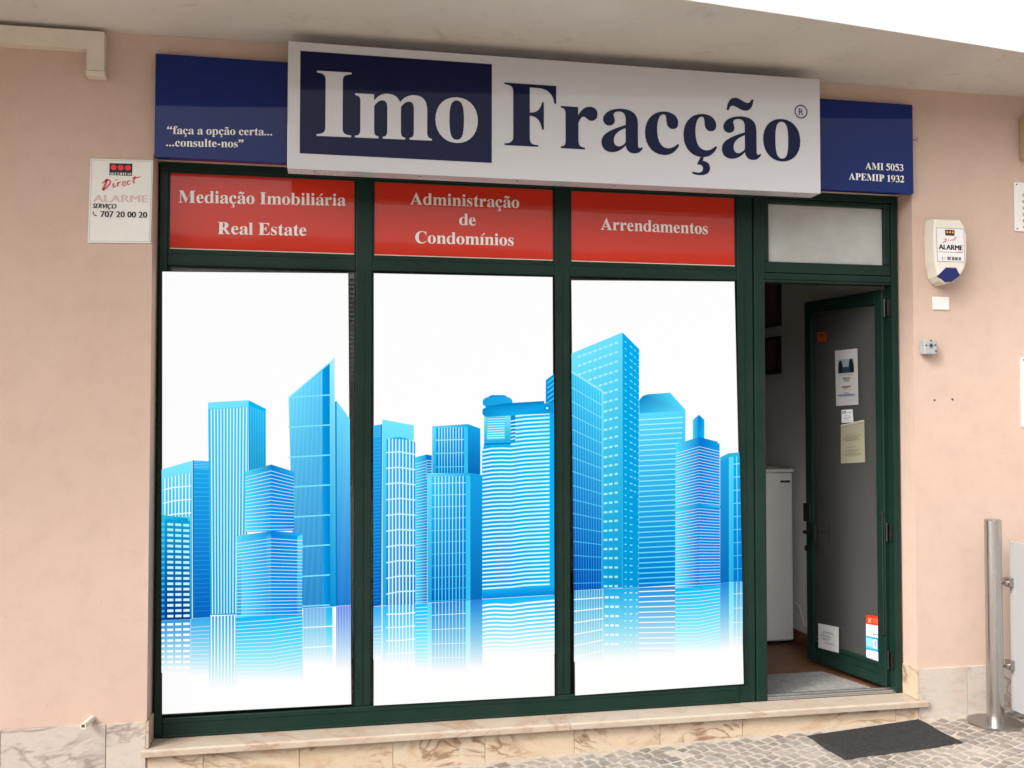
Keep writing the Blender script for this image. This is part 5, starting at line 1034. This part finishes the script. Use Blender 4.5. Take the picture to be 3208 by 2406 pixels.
    reflect(t, cD(578, 0)[0], cD(866, 0)[0], cD(0, 648)[1], cD(0, 628)[1], cD(0, 1230)[1], rgb(0, 110, 215), (gridn(9, .1, .92), 3.0), [0.18, 0.39, 0.6, 0.8], 3.2)
    reflect(t, cD(866, 0)[0], cD(906, 0)[0], cD(0, 628)[1], cD(0, 626)[1], cD(0, 1200)[1], rgb(100, 200, 255))
    reflect(t, cD(906, 0)[0], cD(1007, 0)[0], cD(0, 626)[1], cD(0, 620)[1], cD(0, 1200)[1], rgb(20, 110, 215))
    reflect(t, cD(1007, 0)[0], cD(1622, 0)[0], cD(0, 617)[1], cD(0, 580)[1], cD(0, 1080)[1], rgb(0, 165, 255)); t.layer()
    for k in range(13):
        y = 655 + 35 * k - k * k * 0.1; pts = [(1007, y + 10), (1060, y + 1), (1120, y - 3), (1250, y + 3), (1400, y - 16), (1622, y - 36)]
        for A, B in zip(pts, pts[1:]): t.poly([cD(*A), cD(*B), cD(B[0], B[1] + 15), cD(A[0], A[1] + 15)], mixrgb(wht, WPX, k / 13))

def draw_3(t):
    # tall slab with rows of windows
    q = [cE(84, 296), cE(526, 114), cF(490, 678), cF(98, 700)]; t.face(q, rgb(140, 218, 255), rgb(20, 150, 215), rgb(130, 212, 255), rgb(10, 140, 210))
    q2 = [cE(84, 296), cE(526, 114), cF(490, 668), cF(98, 680)]
    t.layer()
    y0 = cE(0, 192)[1]; y1 = cF(0, 656)[1]; nrow = 27
    for k in range(nrow):
        f = k / (nrow - 1); y = y0 + (y1 - y0) * f; sl = 0.375 * max(0.0, 1 - f / 0.93)
        for j in range(9):
            x1 = cE(484, 0)[0] - j * 16.3 - (0 if j == 0 else 0); x0 = x1 - (11 if j else 9.5); xr = cE(484, 0)[0]
            if x0 < cE(104, 0)[0]: continue
            if k > 6 and j > 2: continue
            t.poly([(x0, y + (xr - x0) * sl), (x1, y + (xr - x1) * sl), (x1, y + 6.5 + (xr - x1) * sl), (x0, y + 6.5 + (xr - x0) * sl)], rgb(190, 234, 250))
    q = [cE(526, 114), cE(671, 260), cF(624, 676), cF(490, 680)]; t.face(q, rgb(0, 160, 235), rgb(0, 140, 215)); t.layer(); t.poly([cE(524, 116), cE(530, 118), cF(494, 680), cF(489, 680)], rgb(60, 180, 240))
    t.layer(); y0 = cE(0, 186)[1]; y1 = cF(0, 660)[1]; nrow = 36
    for k in range(nrow):
        f = k / (nrow - 1); y = y0 + (y1 - y0) * f; sl = 0.9 * max(0.0, 1 - f * 1.02)
        for dx, w in ((16, 5), (32, 8), (45, 6), (57, 5)):
            if dx == 45 and f > 0.6: continue
            x = cE(526, 0)[0] + dx - 9; yy = y + (dx - 16) * sl; t.poly([(x, yy), (x + w, yy + w * sl), (x + w, yy + w * sl + 3.4), (x, yy + 3.4)], rgb(150, 225, 255))
    # octagonal top tower
    q = [cE(671, 815), cE(1071, 792), cE(1071, 1700), cF(624, 674)]; q = [cE(671, 815), cE(1071, 792), cF(998, 650), cF(624, 674)]; t.face(q, rgb(120, 208, 255), rgb(0, 110, 205), rgb(110, 205, 255), rgb(0, 115, 210))
    t.layer(); t.poly([cE(671, 700), cE(700, 665), cE(745, 650), cE(938, 636), cE(1071, 785), cE(1071, 792), cE(671, 815)], None, [rgb(20, 130, 200), rgb(20, 130, 200), rgb(40, 155, 225), rgb(90, 200, 250), rgb(110, 205, 255), rgb(110, 205, 255), rgb(50, 165, 230)])
    t.layer(); t.poly([cE(671, 700), cE(700, 665), cE(745, 650), cE(671, 745)], rgb(20, 135, 205))
    t.hl([cE(671, 828), cE(1050, 805), cF(920, 650), cF(624, 664)], fr_(33, 0.015, 1.0), 5.0, rgb(195, 236, 255), rgb(110, 205, 255))
    # glazed slab in front at the left
    q = [cE(84, 455), cE(362, 630), cF(333, 686), cF(98, 698)]; t.face(q, rgb(70, 185, 250), rgb(0, 62, 170), rgb(90, 200, 255), rgb(0, 75, 180)); t.vl(q, gridn(11, 0.08, 0.95), 2.4, rgb(150, 222, 255), rgb(60, 160, 240)); t.hl(q, fr_(15, 0.04, 1.0), 4.0, rgb(165, 225, 255), rgb(60, 160, 235))
    t.layer(); t.poly([cE(84, 446), cE(362, 622), cE(362, 640), cE(84, 464)], rgb(180, 230, 255)); t.poly([cE(345, 620), cE(362, 630), cF(333, 686), cF(318, 687)], None, [rgb(150, 222, 255)] * 2 + [rgb(40, 150, 225)] * 2)
    # spire building
    t.face([cE(1134, 872), cE(1186, 828), cE(1186, 1040), cE(1134, 1040)], rgb(90, 195, 245), rgb(80, 195, 250), rgb(10, 130, 210), rgb(10, 140, 225)); t.face([cE(1186, 828), cE(1234, 870), cE(1234, 1040), cE(1186, 1040)], rgb(0, 110, 200), rgb(0, 150, 235), rgb(20, 160, 240), rgb(20, 170, 250))
    ql = [cE(985, 1082), cE(1190, 1020), cF(1110, 668), cF(919, 678)]; qr = [cE(1190, 1020), cE(1366, 1066), cF(1284, 656), cF(1110, 668)]
    t.face(ql, rgb(110, 208, 255), rgb(110, 210, 255), rgb(0, 120, 215), rgb(0, 110, 220)); t.face(qr, rgb(0, 105, 205), rgb(0, 140, 235), rgb(20, 150, 235), rgb(0, 120, 225))
    t.layer(); t.poly([cE(1350, 1000), cE(1372, 1000), cE(1372, 1076), cE(1350, 1076)], WPX)
    t.hl(ql, fr_(48, 0.055, 1.0), 2.5, wht); t.hl(qr, fr_(48, 0.055, 1.0), 2.5, wht)
    t.layer(); t.poly([cE(970, 1640), cE(1190, 1600), cE(1190, 1624), cE(970, 1664)], None, [rgb(110, 205, 250), rgb(20, 140, 220), rgb(20, 140, 220), rgb(110, 205, 250)]); t.poly([cE(1190, 1600), cE(1380, 1614), cE(1380, 1636), cE(1190, 1624)], None, [rgb(20, 140, 220), rgb(70, 180, 240), rgb(70, 180, 240), rgb(20, 140, 220)])
    # last block at the right border
    q = [cE(1370, 1195), cE(1446, 1160), cF(1355, 634), cF(1284, 640)]; t.face(q, rgb(40, 155, 230), rgb(8, 100, 185))
    t.face([cE(1446, 1160), cE(1536, 1153), cF(1463, 626), cF(1355, 632)], rgb(120, 210, 250), rgb(50, 165, 230)); g = [cE(1486, 1190), cE(1539, 1186), cF(1463, 626), cF(1392, 630)]; t.face(g, rgb(0, 170, 250), rgb(0, 110, 205)); t.vl(g, [0.5], 3.2, ice, sky_); t.hl(g, gridn(10, 0.06, 1.0), 3.2, ice, sky_)
    t.layer(); t.poly([cE(1370, 1195), cE(1446, 1160), cE(1536, 1153), cE(1536, 1186), cE(1446, 1196), cE(1370, 1222)], rgb(60, 170, 225))
    # mirror image
    reflect(t, cF(98, 0)[0], cF(333, 0)[0], cF(0, 700)[1], cF(0, 688)[1], cF(0, 1275)[1], rgb(30, 140, 215), (gridn(11, .08, .97), 2.2)); t.layer()
    for k in range(6): y = 765 + 90 * k; d = 6 + 9 * k; t.poly([cF(98, y + d * .5), cF(333, y - 10 - d * .5), cF(333, y - 2 - d * .5), cF(98, y + 9 + d * .5)], mixrgb(wht, WPX, k / 7))
    reflect(t, cF(335, 0)[0], cF(623, 0)[0], cF(0, 686)[1], cF(0, 676)[1], cF(0, 1250)[1], rgb(20, 150, 230)); t.layer()
    for k in range(6):
        y = 745 + 76 * k
        for x in (348, 392, 432): t.poly([cF(x, y), cF(x + 30, y), cF(x + 30, y + 18), cF(x, y + 18)], mixrgb(rgb(225, 246, 255), WPX, k / 7))
    for k in range(9):
        y = 715 + 57 * k
        for x, w in ((508, 14), (548, 22), (600, 12)): t.poly([cF(x, y), cF(x + w, y - 4), cF(x + w, y + 5), cF(x, y + 8)], mixrgb(rgb(225, 246, 255), WPX, k / 10))
    reflect(t, cF(623, 0)[0], cF(918, 0)[0], cF(0, 676)[1], cF(0, 664)[1], cF(0, 1230)[1], rgb(20, 120, 215), None, fr_(13, .02, 1), 4.6)
    reflect(t, cF(918, 0)[0], cF(1284, 0)[0], cF(0, 680)[1], cF(0, 656)[1], cF(0, 1200)[1], rgb(0, 170, 255))
    t.hl([cF(918, 702), cF(1110, 690), cF(1110, 1160), cF(918, 1160)], fr_(17), 2.6, wht, WPX); t.hl([cF(1110, 690), cF(1284, 672), cF(1284, 1110), cF(1110, 1160)], fr_(17), 2.6, wht, WPX)
    reflect(t, cF(1284, 0)[0], cF(1355, 0)[0], cF(0, 640)[1], cF(0, 634)[1], cF(0, 1180)[1], rgb(20, 110, 215)); reflect(t, cF(1355, 0)[0], cF(1392, 0)[0], cF(0, 634)[1], cF(0, 630)[1], cF(0, 1160)[1], rgb(110, 205, 255))
    reflect(t, cF(1392, 0)[0], cF(1466, 0)[0], cF(0, 630)[1], cF(0, 626)[1], cF(0, 1160)[1], rgb(40, 140, 235), ([0.35, 0.8], 3.0), [.18, .4, .62, .85], 3.0)

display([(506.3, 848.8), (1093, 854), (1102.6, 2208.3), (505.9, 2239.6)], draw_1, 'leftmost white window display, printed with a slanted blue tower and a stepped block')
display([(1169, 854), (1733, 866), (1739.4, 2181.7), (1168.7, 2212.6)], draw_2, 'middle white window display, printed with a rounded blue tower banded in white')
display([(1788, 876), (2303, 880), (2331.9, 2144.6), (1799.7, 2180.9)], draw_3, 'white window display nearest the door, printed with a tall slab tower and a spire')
